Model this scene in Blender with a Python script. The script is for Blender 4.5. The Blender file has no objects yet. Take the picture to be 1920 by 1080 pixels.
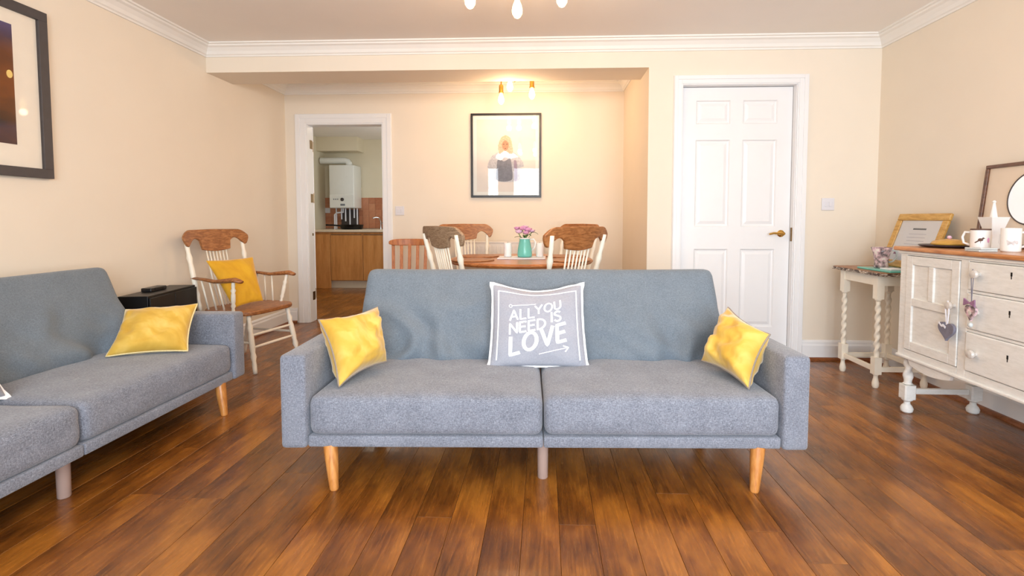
import bpy, bmesh, math, random
from mathutils import Vector, Matrix, noise
random.seed(7)
S = bpy.context.scene
C = S.collection
PI = math.pi

# ---------------------------------------------------------------- camera, world, light, exposure
CAM_H = 1.03
F_PX = 960.0
yaw = math.atan(40 / 960); pit = math.atan(50 / 960)
cam_d = bpy.data.cameras.new('camera')
cam = bpy.data.objects.new('camera', cam_d); C.objects.link(cam)
cam.location = (0, 0, CAM_H)
cam.rotation_euler = (PI / 2 - pit, 0, yaw)
cam_d.sensor_fit = 'HORIZONTAL'; cam_d.sensor_width = 36
cam_d.lens = 36 * F_PX / 1920
cam_d.shift_x = -20 / 1920
cam_d.shift_y = -80 / 1920
cam_d.clip_start = 0.02
S.camera = cam

S.view_settings.view_transform = 'Standard'
S.view_settings.look = 'None'
S.view_settings.exposure = 0.50
S.view_settings.gamma = 1.0
S.view_settings.use_curve_mapping = False

wd = bpy.data.worlds.new('sky'); S.world = wd; wd.use_nodes = True
bg = wd.node_tree.nodes['Background']
bg.inputs[0].default_value = (0.80, 0.90, 1.0, 1); bg.inputs[1].default_value = 1.0

def area(name, loc, rot, sx, sy, power, col):
    l = bpy.data.lights.new(name, 'AREA'); l.shape = 'RECTANGLE'; l.size = sx; l.size_y = sy
    l.energy = power; l.color = col
    o = bpy.data.objects.new(name, l); C.objects.link(o); o.location = loc; o.rotation_euler = rot
    return o
# daylight through the three windows behind the camera (facing +y)
WIN = [(-1.27, -1.00), (-0.70, 0.55), (0.85, 1.95)]
WY = -1.60
for a_, b_ in WIN:
    area('daylight', ((a_ + b_) / 2, WY + 0.03, 1.32), (PI / 2, 0, 0), b_ - a_ - .05, 1.65, 29 * (b_ - a_) * 1.65, (0.80, 0.90, 1.0))

# ---------------------------------------------------------------- material helpers
def srgb(r, g, b):
    f = lambda c: ((c / 255 + .055) / 1.055) ** 2.4 if c / 255 > .04045 else c / 255 / 12.92
    return (f(r), f(g), f(b), 1)

class NT:
    def __init__(s, name):
        s.m = bpy.data.materials.new(name); s.m.use_nodes = True
        s.t = s.m.node_tree; s.b = s.t.nodes['Principled BSDF']; s.n = s.t.nodes; s.l = s.t.links
    def node(s, ty, **k):
        n = s.n.new(ty)
        for a, v in k.items(): setattr(n, a, v)
        return n
    def link(s, a, b): s.l.new(a, b)
    def coord(s, scale=(1, 1, 1), kind='Object', rnd=False):
        tc = s.node('ShaderNodeTexCoord'); mp = s.node('ShaderNodeMapping')
        mp.inputs['Scale'].default_value = scale
        src = tc.outputs[kind]
        if rnd:
            oi = s.node('ShaderNodeObjectInfo'); mu = s.node('ShaderNodeMath', operation='MULTIPLY'); mu.inputs[1].default_value = 37.0
            s.link(oi.outputs['Random'], mu.inputs[0])
            ad = s.node('ShaderNodeVectorMath', operation='ADD'); s.link(src, ad.inputs[0]); s.link(mu.outputs[0], ad.inputs[1])
            src = ad.outputs[0]
        s.link(src, mp.inputs[0]); return mp.outputs[0]
    def noise(s, vec, scale, detail=4, rough=.55, dist=0):
        n = s.node('ShaderNodeTexNoise'); n.inputs['Scale'].default_value = scale
        n.inputs['Detail'].default_value = detail; n.inputs['Roughness'].default_value = rough
        n.inputs['Distortion'].default_value = dist
        s.link(vec, n.inputs['Vector']); return n.outputs['Fac']
    def ramp(s, fac, stops):
        r = s.node('ShaderNodeValToRGB'); e = r.color_ramp.elements
        while len(e) < len(stops): e.new(.5)
        for i, (p, c) in enumerate(stops): e[i].position = p; e[i].color = c
        s.link(fac, r.inputs[0]); return r.outputs[0]
    def mix(s, fac, a, b, mode='MIX'):
        m = s.node('ShaderNodeMix', data_type='RGBA', blend_type=mode)
        if isinstance(fac, float): m.inputs[0].default_value = fac
        else: s.link(fac, m.inputs[0])
        for v, i in ((a, 6), (b, 7)):
            if isinstance(v, tuple): m.inputs[i].default_value = v
            else: s.link(v, m.inputs[i])
        return m.outputs[2]
    def bump(s, h, strength=.3, dist=.002):
        b = s.node('ShaderNodeBump'); b.inputs['Strength'].default_value = strength; b.inputs['Distance'].default_value = dist
        s.link(h, b.inputs['Height']); s.link(b.outputs[0], s.b.inputs['Normal'])
    def set(s, **k):
        for a, v in k.items():
            i = s.b.inputs[a.replace('_', ' ')]
            if hasattr(v, 'is_linked') or hasattr(v, 'links'): s.link(v, i)
            else: i.default_value = v
        return s

def plain(name, col, rough=.6, metal=0, var=.04, vs=20, bump=0, **k):
    m = NT(name); v = m.coord(); n = m.noise(v, vs, 3)
    lo = tuple(c * (1 - var) for c in col[:3]) + (1,); hi = tuple(min(1, c * (1 + var)) for c in col[:3]) + (1,)
    m.set(Base_Color=m.ramp(n, [(.3, lo), (.7, hi)]), Roughness=rough, Metallic=metal, **k)
    if bump: m.bump(n, bump, .001)
    return m.m

def emit(name, col, strength):
    m = NT(name); m.set(Base_Color=col, Emission_Color=col, Emission_Strength=strength); return m.m

def wood(name, c1, c2, c3, scale=(14, 1.2, 14), rough=.4, coat=0, grain=14, rnd=False):
    m = NT(name); v = m.coord(scale, rnd=rnd)
    a = m.noise(v, 1.6, 3, .5, .3)
    mu = m.node('ShaderNodeMath', operation='MULTIPLY'); mu.inputs[1].default_value = grain; m.link(a, mu.inputs[0])
    pp = m.node('ShaderNodeMath', operation='PINGPONG'); pp.inputs[1].default_value = 1; m.link(mu.outputs[0], pp.inputs[0])
    f = m.noise(v, 9, 5, .7)
    col = m.mix(.45, m.ramp(pp.outputs[0], [(0, c1), (.5, c2), (1, c3)]), m.ramp(f, [(.3, c1), (.5, c2), (.7, c3)]))
    m.set(Base_Color=col, Roughness=rough, Coat_Weight=float(coat), Coat_Roughness=.2)
    m.bump(f, .15, .0008)
    return m.m

def fabric(name, dark, mid, light, rough=.95, sheen=.3, amt=.38):
    m = NT(name)
    nx = m.noise(m.coord((90, 520, 520)), 1, 2); ny = m.noise(m.coord((520, 90, 520)), 1, 2); nz = m.noise(m.coord((520, 520, 90)), 1, 2)
    s1 = m.node('ShaderNodeMath', operation='ADD'); m.link(nx, s1.inputs[0]); m.link(ny, s1.inputs[1])
    s2 = m.node('ShaderNodeMath', operation='ADD'); m.link(s1.outputs[0], s2.inputs[0]); m.link(nz, s2.inputs[1])
    s3 = m.node('ShaderNodeMath', operation='DIVIDE'); m.link(s2.outputs[0], s3.inputs[0]); s3.inputs[1].default_value = 3
    slub = m.noise(m.coord((170, 170, 170)), 1, 5, .8)
    big = m.noise(m.coord((9, 9, 9)), 1, 3, .6)
    col = m.ramp(s3.outputs[0], [(.38, dark), (.5, mid), (.62, light)])
    col = m.mix(amt, col, m.ramp(slub, [(.36, dark), (.5, mid), (.62, light)]))
    col = m.mix(.12, col, m.ramp(big, [(.35, dark), (.65, light)]))
    m.set(Base_Color=col, Roughness=rough, Sheen_Weight=sheen, Specular_IOR_Level=.2)
    m.bump(s3.outputs[0], .5, .0015)
    return m.m

def velvet(name, c1, c2, c3):
    m = NT(name); v = m.coord((3, 12, 3)); n = m.noise(v, 2.2, 3, .5, .2)
    m.set(Base_Color=m.ramp(n, [(.3, c1), (.5, c2), (.68, c3)]), Roughness=.75, Sheen_Weight=.6, Sheen_Roughness=.4)
    m.bump(n, .4, .003)
    return m.m

M = {}
M['wall'] = plain('cream_paint', srgb(238, 226, 208), .85, var=.012, vs=3)
M['wall_kitchen'] = plain('kitchen_paint', srgb(228, 216, 190), .85, var=.015, vs=3)
M['ceiling'] = plain('ceiling_paint', srgb(248, 242, 235), .9, var=.01, vs=3)
M['white'] = plain('white_gloss_paint', srgb(240, 240, 240), .35, var=.01, vs=6)
M['cornice'] = plain('cornice_paint', srgb(243, 240, 234), .6, var=.01, vs=6)
M['brass'] = plain('brass', srgb(214, 170, 90), .25, 1, .05)
M['dark_brass'] = plain('aged_brass', srgb(120, 92, 55), .4, 1, .1)
M['chrome'] = plain('chrome', srgb(210, 210, 210), .15, 1, .02)
M['black_frame'] = plain('black_lacquer', srgb(28, 27, 28), .35, 0, .1)
M['grey_frame'] = plain('charcoal_frame', srgb(72, 67, 68), .5, 0, .06)
M['black_gloss'] = plain('black_gloss', srgb(12, 11, 12), .4, 0, .1)
M['mat_board'] = plain('cream_mat_board', srgb(250, 244, 232), .8, 0, .01)
M['plastic'] = plain('white_plastic', srgb(226, 224, 228), .35, 0, .01)
M['wax'] = plain('candle_wax', srgb(246, 244, 242), .5, 0, .01, Subsurface_Weight=.2)
M['ceramic'] = plain('white_ceramic', srgb(242, 240, 236), .15, 0, .01)
M['sofa'] = fabric('blue_grey_tweed', srgb(80, 83, 93), srgb(122, 127, 139), srgb(170, 176, 188))
M['sofa_leather'] = fabric('blue_grey_backrest', srgb(96, 105, 114), srgb(114, 125, 135), srgb(134, 145, 155), .7, .2, .5)
M['leg_wood'] = wood('light_beech', srgb(176, 108, 48), srgb(205, 138, 70), srgb(222, 160, 92), (20, 20, 2.5), .35, .3, 8)
M['leg_grey'] = plain('taupe_plastic', srgb(170, 146, 136), .45, 0, .03)
M['chair_wood'] = wood('worn_oak', srgb(116, 66, 30), srgb(158, 98, 50), srgb(188, 128, 76), (5, 16, 22), .45, .2, 9)
M['chair_wood_grey'] = wood('sanded_grey_oak', srgb(112, 84, 60), srgb(158, 128, 98), srgb(188, 162, 134), (4, 16, 34), .6, 0, 16)
M['pine'] = wood('orange_pine', srgb(150, 84, 38), srgb(186, 112, 58), srgb(205, 135, 78), (16, 16, 3), .45, .2, 6)
M['cream_paint'] = plain('cream_chair_paint', srgb(246, 238, 220), .4, 0, .02)
M['table_top'] = wood('table_oak', srgb(140, 76, 34), srgb(184, 112, 58), srgb(212, 146, 88), (2.5, 22, 22), .35, .3, 8)
M['side_top'] = wood('sideboard_oak', srgb(150, 88, 40), srgb(196, 128, 68), srgb(220, 156, 96), (20, 1.5, 20), .35, .3, 8)
M['mustard'] = velvet('mustard_velvet', srgb(206, 160, 52), srgb(220, 178, 72), srgb(232, 197, 104))
M['mustard_plain'] = velvet('mustard_cotton', srgb(212, 156, 22), srgb(220, 165, 26), srgb(226, 174, 36))
M['piping'] = plain('grey_piping', srgb(150, 136, 122), .8, 0, .1, 200)
M['piping_cream'] = plain('cream_piping', srgb(232, 214, 160), .8, 0, .1, 200)
M['grey_cotton'] = fabric('pale_grey_cotton', srgb(150, 152, 162), srgb(164, 166, 176), srgb(178, 180, 188), .95, 0, .3)
M['print'] = plain('white_print', srgb(250, 250, 252), .9, 0, .01)
M['kitchen_wood'] = wood('kitchen_beech', srgb(176, 112, 54), srgb(204, 138, 74), srgb(216, 154, 92), (10, 10, 1.0), .4, .1, 3)
M['worktop'] = plain('pale_worktop', srgb(226, 208, 184), .35, 0, .05, 60)
M['kick'] = plain('pale_plinth', srgb(214, 196, 172), .5, 0, .03)
M['black_pan'] = plain('black_metal', srgb(20, 16, 14), .4, .3, .1)
M['boiler'] = plain('boiler_enamel', srgb(232, 232, 226), .3, 0, .01)
M['dark_grille'] = plain('dark_grille', srgb(66, 58, 56), .5, 0, .1)
M['copper'] = plain('copper_pipe', srgb(190, 120, 84), .3, .9, .06)
M['skirt_wood'] = wood('oak_quadrant', srgb(110, 58, 22), srgb(140, 78, 32), srgb(160, 95, 45), (10, 10, 10), .4, .2, 4)
M['turquoise'] = plain('turquoise_glaze', srgb(112, 196, 182), .18, 0, .06, 12)
M['leaf'] = plain('leaf_green', srgb(62, 96, 48), .5, 0, .2, 60)
M['stem'] = plain('pale_stem', srgb(120, 160, 90), .5, 0, .1, 60)
M['pink'] = plain('pink_petal', srgb(238, 168, 206), .6, 0, .12, 50, Subsurface_Weight=.2)
M['pink_pale'] = plain('pale_pink_petal', srgb(246, 200, 226), .6, 0, .08, 50, Subsurface_Weight=.2)
M['linen'] = plain('white_linen', srgb(232, 232, 238), .9, 0, .02, 80)
M['radiator'] = plain('radiator_enamel', srgb(240, 232, 222), .35, 0, .01)
M['gold_frame'] = wood('gilt_frame', srgb(176, 126, 50), srgb(206, 158, 76), srgb(224, 180, 104), (6, 30, 30), .35, 0, 6)
M['brown_frame'] = wood('walnut_frame', srgb(70, 42, 26), srgb(96, 60, 40), srgb(120, 80, 55), (6, 20, 20), .35, .2, 6)
M['gold_dish'] = plain('amber_dish', srgb(208, 160, 76), .25, 0, .12, 25)
M['slate'] = plain('dark_slate', srgb(62, 50, 56), .4, 0, .1)
M['grey_felt'] = plain('grey_felt', srgb(122, 120, 134), .9, 0, .12, 60)
M['mauve'] = plain('mauve_ribbon', srgb(150, 110, 140), .6, 0, .15, 60)
M['frost'] = plain('frosted_glass', srgb(205, 212, 212), .2, 0, .06, 30)
M['pale_board'] = plain('pale_backing', srgb(226, 208, 186), .5, 0, .03, 6)
M['knob'] = plain('clear_grey_knob', srgb(205, 198, 190), .12, 0, .08, 60)
mi = NT('mirror_glass'); mi.set(Base_Color=(.95, .95, .95, 1), Metallic=1.0, Roughness=.02); M['mirror'] = mi.m
M['tile_grout'] = plain('grout', srgb(196, 168, 140), .8, 0, .02)
M['bulb'] = emit('glowing_bulb', (1.0, .62, .22, 1), 14)
M['spot'] = emit('downlight_glow', (1.0, .95, .85, 1), 8)
gl = NT('clear_glass'); gl.set(Base_Color=(1, 1, 1, 1), Roughness=.0, Transmission_Weight=1.0, IOR=1.45); M['glass'] = gl.m
# thin picture glass: mostly clear, mirrors at the Fresnel strength
for gname, gior in (('picture_glass', 1.5), ('low_reflection_glass', 1.16)):
  g = NT(gname); g.n.remove(g.b)
  tr = g.node('ShaderNodeBsdfTransparent'); gs = g.node('ShaderNodeBsdfGlossy'); gs.inputs['Roughness'].default_value = .01
  fr = g.node('ShaderNodeFresnel'); fr.inputs[0].default_value = gior; mx = g.node('ShaderNodeMixShader')
  g.link(fr.outputs[0], mx.inputs[0]); g.link(tr.outputs[0], mx.inputs[1]); g.link(gs.outputs[0], mx.inputs[2])
  g.link(mx.outputs[0], g.n['Material Output'].inputs[0]); M[gname] = g.m

# oak floor: cathedral grain per board, tone by board
f = NT('oak_floor'); v = f.coord((9, .9, 9), rnd=True)
a = f.noise(v, 1.3, 2.5, .5, .6)
mu = f.node('ShaderNodeMath', operation='MULTIPLY'); mu.inputs[1].default_value = 17; f.link(a, mu.inputs[0])
pp = f.node('ShaderNodeMath', operation='PINGPONG'); pp.inputs[1].default_value = 1; f.link(mu.outputs[0], pp.inputs[0])
fine = f.noise(f.coord((170, 7, 170), rnd=True), 1, 4, .7); big = f.noise(f.coord((3, 1.6, 3), kind='Object'), 1.4, 4, .6)
c = f.ramp(pp.outputs[0], [(0, srgb(74, 38, 10)), (.22, srgb(132, 76, 22)), (1, srgb(176, 110, 38))])
c = f.mix(.5, c, f.ramp(fine, [(.34, srgb(78, 40, 10)), (.5, srgb(146, 86, 28)), (.66, srgb(190, 126, 52))]))
c = f.mix(.55, c, f.ramp(big, [(.38, srgb(70, 36, 8)), (.5, srgb(140, 82, 26)), (.62, srgb(196, 126, 46))]))
oi = f.node('ShaderNodeObjectInfo')
c = f.mix(.8, c, f.ramp(oi.outputs['Random'], [(0, (.66, .62, .58, 1)), (.5, (.84, .82, .80, 1)), (1, (.96, .95, .93, 1))]), 'MULTIPLY')
c = f.mix(.36, c, f.ramp(f.noise(f.coord((26, 1.6, 26), rnd=True), 1, 5, .75), [(.38, (.52, .47, .42, 1)), (.50, (1, 1, 1, 1))]), 'MULTIPLY')
f.set(Base_Color=c, Roughness=f.ramp(fine, [(.3, (.34,) * 3 + (1,)), (.7, (.24,) * 3 + (1,))]), Coat_Weight=.25, Coat_Roughness=.22)
f.bump(fine, .25, .0008); M['floor'] = f.m
M['subfloor'] = plain('dark_subfloor', srgb(48, 26, 12), .8)
# distressed white furniture paint
f = NT('distressed_white_paint'); n = f.noise(f.coord((3, 3, 14)), 5, 6, .75); n2 = f.noise(f.coord(), 9, 8, .75)
c = f.ramp(n, [(.35, srgb(224, 224, 219)), (.55, srgb(235, 235, 231)), (.75, srgb(240, 240, 237))])
c = f.mix(f.ramp(n2, [(.30, (1, 1, 1, 1)), (.335, (0, 0, 0, 1))]), c, srgb(150, 126, 106))
f.set(Base_Color=c, Roughness=.6); f.bump(n, .2, .001); M['distressed'] = f.m
f = NT('distressed_dark_edge'); n = f.noise(f.coord((22, 22, 60)), 2, 4, .7)
f.set(Base_Color=f.ramp(n, [(.42, srgb(58, 40, 30)), (.52, srgb(120, 98, 80)), (.6, srgb(226, 216, 200))]), Roughness=.5); M['side_edge'] = f.m
f = NT('terracotta_tile')
oi = f.node('ShaderNodeObjectInfo'); n = f.noise(f.coord(), 25, 3)
c = f.ramp(oi.outputs['Random'], [(0, srgb(176, 108, 76)), (.5, srgb(194, 126, 92)), (1, srgb(206, 144, 108))])
f.set(Base_Color=f.mix(.2, c, f.ramp(n, [(.3, srgb(160, 96, 66)), (.7, srgb(214, 160, 124))])), Roughness=.3); M['tile'] = f.m
f = NT('patterned_glass'); n = f.noise(f.coord(), 34, 3)
f.set(Base_Color=f.ramp(n, [(.36, srgb(98, 84, 92)), (.46, srgb(170, 150, 150)), (.56, srgb(226, 190, 200)), (.66, srgb(236, 228, 220))]), Roughness=.2); M['patterned'] = f.m
f = NT('sunset_print'); tc = f.node('ShaderNodeTexCoord'); sp = f.node('ShaderNodeSeparateXYZ'); f.link(tc.outputs['Generated'], sp.inputs[0])
n = f.noise(f.coord((1, 6, 3)), 2, 5, .7)
c = f.ramp(sp.outputs[2], [(0, srgb(48, 44, 66)), (.14, srgb(66, 60, 84)), (.2, srgb(58, 40, 34)), (.45, srgb(120, 66, 26)), (.75, srgb(96, 52, 30)), (.86, srgb(70, 62, 86)), (1, srgb(60, 84, 150))])
c = f.mix(.3, c, f.ramp(n, [(.35, srgb(30, 20, 20)), (.6, srgb(170, 100, 36))]))
f.set(Base_Color=c, Roughness=.5); M['sunset'] = f.m
M['glow_print'] = plain('pale_yellow_print', srgb(255, 226, 140), .5)
M['art_skin'] = plain('print_skin', srgb(206, 150, 116), .7, 0, .1, 60)
M['art_hair'] = plain('print_hair', srgb(212, 190, 160), .7, 0, .22, 70)
M['art_fur'] = plain('print_fur', srgb(206, 200, 198), .7, 0, .16, 60)
M['art_grey'] = plain('print_grey', srgb(140, 138, 144), .7, 0, .14, 45)
M['art_dark'] = plain('print_dark', srgb(96, 70, 58), .7, 0, .1, 60)
M['art_mauve'] = plain('print_mauve', srgb(170, 150, 164), .7, 0, .1, 60)
M['ink'] = plain('grey_ink', srgb(120, 124, 130), .7, 0, .05)
M['paper'] = plain('white_paper', srgb(238, 240, 244), .8, 0, .01)

# ---------------------------------------------------------------- mesh helpers
def box(bm, x0, x1, y0, y1, z0, z1, mtx=None):
    vs = [bm.verts.new(p) for p in ((x0, y0, z0), (x1, y0, z0), (x1, y1, z0), (x0, y1, z0), (x0, y0, z1), (x1, y0, z1), (x1, y1, z1), (x0, y1, z1))]
    for q in ((0, 3, 2, 1), (4, 5, 6, 7), (0, 1, 5, 4), (1, 2, 6, 5), (2, 3, 7, 6), (3, 0, 4, 7)): bm.faces.new([vs[i] for i in q])
    if mtx: bmesh.ops.transform(bm, matrix=mtx, verts=vs)
    return vs

def lathe(bm, prof, seg=20, at=(0, 0, 0), mtx=None, rfun=None):
    rings = []
    for r, z in prof:
        ring = []
        for i in range(seg):
            t = 2 * PI * i / seg; rr = rfun(r, z, t) if rfun else r
            ring.append(bm.verts.new((at[0] + rr * math.cos(t), at[1] + rr * math.sin(t), at[2] + z)))
        rings.append(ring)
    for a, b in zip(rings, rings[1:]):
        for i in range(seg): bm.faces.new((a[i], a[(i + 1) % seg], b[(i + 1) % seg], b[i]))
    bm.faces.new(rings[0][::-1]); bm.faces.new(rings[-1])
    vs = [v for r in rings for v in r]
    if mtx: bmesh.ops.transform(bm, matrix=mtx, verts=vs)
    return vs

def tube(bm, pts, rad, seg=10, closed=False, flat=1.0):
    pts = [Vector(p) for p in pts]; n = len(pts)
    if not isinstance(rad, (list, tuple)): rad = [rad] * n
    rings = []; up = None
    for i, p in enumerate(pts):
        a = pts[i - 1] if (i > 0 or closed) else p; b = pts[(i + 1) % n] if (i < n - 1 or closed) else p
        t = (b - a).normalized()
        if up is None:
            up = Vector((0, 0, 1)) if abs(t.z) < .9 else Vector((1, 0, 0))
        s = t.cross(up).normalized(); up = s.cross(t).normalized()
        rings.append([bm.verts.new(p + s * math.cos(2 * PI * k / seg) * rad[i] + up * math.sin(2 * PI * k / seg) * rad[i] * flat) for k in range(seg)])
    prs = list(zip(rings, rings[1:])) + ([(rings[-1], rings[0])] if closed else [])
    for a, b in prs:
        for i in range(seg): bm.faces.new((a[i], a[(i + 1) % seg], b[(i + 1) % seg], b[i]))
    if not closed: bm.faces.new(rings[0][::-1]); bm.faces.new(rings[-1])

def prism(bm, poly, d0, d1, plane='xz', mtx=None):
    def P(u, v, d): return {'xz': (u, d, v), 'yz': (d, u, v), 'xy': (u, v, d)}[plane]
    a = [bm.verts.new(P(u, v, d0)) for u, v in poly]; b = [bm.verts.new(P(u, v, d1)) for u, v in poly]
    n = len(poly); bm.faces.new(a); bm.faces.new(b[::-1])
    for i in range(n): bm.faces.new((a[i], b[i], b[(i + 1) % n], a[(i + 1) % n]))
    if mtx: bmesh.ops.transform(bm, matrix=mtx, verts=a + b)
    return a + b

def ribbon(bm, secs, yf, th, mtx=None):
    """board in the xz plane from sections (x, ztop, zbot); yf(x) front offset, th thickness."""
    R = []
    for x, zt, zb in secs:
        y = yf(x)
        R.append([bm.verts.new((x, y, zb)), bm.verts.new((x, y, zt)), bm.verts.new((x, y + th, zt)), bm.verts.new((x, y + th, zb))])
    for a, b in zip(R, R[1:]):
        for i in range(4): bm.faces.new((a[i], a[(i + 1) % 4], b[(i + 1) % 4], b[i]))
    bm.faces.new(R[0][::-1]); bm.faces.new(R[-1])
    vs = [v for r in R for v in r]
    if mtx: bmesh.ops.transform(bm, matrix=mtx, verts=vs)
    return vs

def softbox(bm, hx, hy, hz, r, n=(18, 10, 4), puff=None, mtx=None):
    """rounded, evenly gridded box centred on the origin."""
    def coords(h, k):
        e = [-h, -h + r * .12, -h + r * .4, -h + r]
        return e + [-h + r + (2 * h - 2 * r) * i / k for i in range(1, k)] + [-c for c in e[::-1]]
    X, Y, Z = coords(hx, n[0]), coords(hy, n[1]), coords(hz, n[2])
    cache = {}
    def V(x, y, z):
        k = (round(x, 5), round(y, 5), round(z, 5))
        if k not in cache:
            p = Vector((x, y, z)); q = Vector((max(-hx + r, min(hx - r, x)), max(-hy + r, min(hy - r, y)), max(-hz + r, min(hz - r, z))))
            d = p - q
            if d.length > 1e-9: p = q + d.normalized() * r
            if puff: p = puff(p, d)
            cache[k] = bm.verts.new(p)
        return cache[k]
    def grid(A, B, f, flip):
        for i in range(len(A) - 1):
            for j in range(len(B) - 1):
                q = [f(A[i], B[j]), f(A[i + 1], B[j]), f(A[i + 1], B[j + 1]), f(A[i], B[j + 1])]
                bm.faces.new(q[::-1] if flip else q)
    for s in (-1, 1):
        grid(X, Y, lambda a, b: V(a, b, s * hz), s < 0)
        grid(Y, Z, lambda a, b: V(s * hx, a, b), s < 0)
        grid(X, Z, lambda a, b: V(a, s * hy, b), s > 0)
    if mtx: bmesh.ops.transform(bm, matrix=mtx, verts=list(cache.values()))

def obj(name, bm, mat, parent=None, smooth=False, bev=0, seg=2, loc=None, label=None, recalc=True):
    me = bpy.data.meshes.new(name)
    if recalc: bmesh.ops.recalc_face_normals(bm, faces=bm.faces)
    bm.normal_update(); bm.to_mesh(me); bm.free()
    me.materials.append(M[mat] if isinstance(mat, str) else mat)
    if smooth:
        for p in me.polygons: p.use_smooth = True
        if smooth == 'auto':
            me.set_sharp_from_angle(angle=math.radians(35))
    o = bpy.data.objects.new(name, me); C.objects.link(o)
    if parent: o.parent = parent
    if loc: o.location = loc
    if bev:
        m = o.modifiers.new('bevel', 'BEVEL'); m.width = bev; m.segments = seg; m.limit_method = 'ANGLE'; m.angle_limit = math.radians(40)
    if label: o['label'] = label
    return o

def thing(name, label, cat, loc=(0, 0, 0), rz=0, group=None):
    o = bpy.data.objects.new(name, None); C.objects.link(o); o.empty_display_size = .1
    o.location = loc; o.rotation_euler = (0, 0, rz); o['label'] = label; o['category'] = cat
    if group: o['group'] = group
    return o
def tag(o, label, cat, group=None, kind=None):
    o['label'] = label; o['category'] = cat
    if group: o['group'] = group
    if kind: o['kind'] = kind
    return o
def struct(name, bm, mat, label, cat, **k):
    return tag(obj(name, bm, mat, **k), label, cat, kind='structure')
def dup(root, label, loc, rz, group=None):
    def cp(o, par):
        c = o.copy(); C.objects.link(c)
        if par: c.parent = par
        for ch in [x for x in o.children]: cp(ch, c)
        return c
    r = cp(root, None); r['label'] = label; r.location = loc; r.rotation_euler = (0, 0, rz)
    if group: r['group'] = group
    return r
B = bmesh.new
def bx(name, mat, parent, *boxes, bev=.002, **k):
    bm = B()
    for b in boxes: box(bm, *b)
    return obj(name, bm, mat, parent, bev=bev, **k)

def glaze(par, x0, x1, y, z0, z1, m='picture_glass'):
    bm = B(); bm.faces.new([bm.verts.new(p) for p in ((x0, y, z0), (x1, y, z0), (x1, y, z1), (x0, y, z1))])
    return obj('glazing', bm, m, par, recalc=False)

# ---------------------------------------------------------------- the room
XL, XR, Y0, Y1, ZC = -2.527, 2.387, 3.79, 4.95, 2.32
XA = 0.755            # recess right side
T = .12
bm = B(); box(bm, XL, XR, WY, Y0, -.12, -.014); box(bm, XL, XA, Y0, Y1, -.12, -.014); box(bm, -2.31, -1.575, Y1, Y1 + T, -.12, -.014)
floor = struct('floor', bm, 'subfloor', 'varnished oak board floor of the living room and dining recess', 'floor')
def planks(parent, x0, x1, ya, yb, w=.123, lens=(1.1, 2.3)):
    n = round((x1 - x0) / w); w = (x1 - x0) / n
    for i in range(n):
        xa = x0 + i * w
        yb_ = yb(xa + w / 2)
        y = ya - random.uniform(0, 1.0)
        while y < yb_ - .02:
            L = random.uniform(*lens); a = max(y, ya); b = min(y + L, yb_)
            if b - a > .04:
                bm = B(); box(bm, -w / 2 + .0005, w / 2 - .0005, -(b - a) / 2 + .0005, (b - a) / 2 - .0005, -.014, 0)
                bmesh.ops.bevel(bm, geom=[e for e in bm.edges if all(v.co.z > -.001 for v in e.verts)], offset=.0007, segments=1, affect='EDGES')
                p = obj('plank', bm, 'floor', parent); p.location = (xa + w / 2, (a + b) / 2, random.uniform(-.0004, .0004))
            y += L
planks(floor, XL + .002, XR - .002, WY + .01, lambda x: Y1 - .003 if x < XA else Y0 - .003)

bm = B(); box(bm, XL - T, XR + T, WY - T, Y1 + T, ZC, ZC + .1)
struct('ceiling', bm, 'ceiling', 'plain off-white painted ceiling of the living room', 'ceiling')
bm = B(); box(bm, XL - T, XL, WY - T, Y1 + T, -.12, ZC)
struct('wall_left', bm, 'wall', 'cream painted left wall behind the sofa and rocking chair', 'wall')
bm = B(); box(bm, XR, XR + T, WY - T, Y0 + T, -.12, ZC)
struct('wall_right', bm, 'wall', 'cream painted right wall behind the white sideboard', 'wall')
DX0, DX1, DZ = 0.99, 1.815, 2.0
bm = B(); box(bm, XA, DX0, Y0, Y0 + T, -.12, ZC); box(bm, DX1, XR, Y0, Y0 + T, -.12, ZC); box(bm, DX0, DX1, Y0, Y0 + T, DZ, ZC)
struct('wall_back', bm, 'wall', 'cream wall around the white panelled door', 'wall')
bm = B(); box(bm, XA, XA + T, Y0 + T, Y1 + T, -.12, ZC)
struct('wall_recess_side', bm, 'wall', 'cream return wall on the right of the dining recess', 'wall')
KX0, KX1, KZ = -2.325, -1.56, 1.955
bm = B(); box(bm, XL, KX0, Y1, Y1 + T, -.12, ZC); box(bm, KX1, XA, Y1, Y1 + T, -.12, ZC); box(bm, KX0, KX1, Y1, Y1 + T, KZ, ZC)
struct('wall_recess', bm, 'wall', 'cream rear wall of the dining recess with the kitchen doorway', 'wall')
bm = B(); box(bm, XL, XA, Y0, Y0 + .33, 2.12, ZC)
struct('beam', bm, 'wall', 'boxed cream ceiling beam across the mouth of the recess', 'beam')
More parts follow.
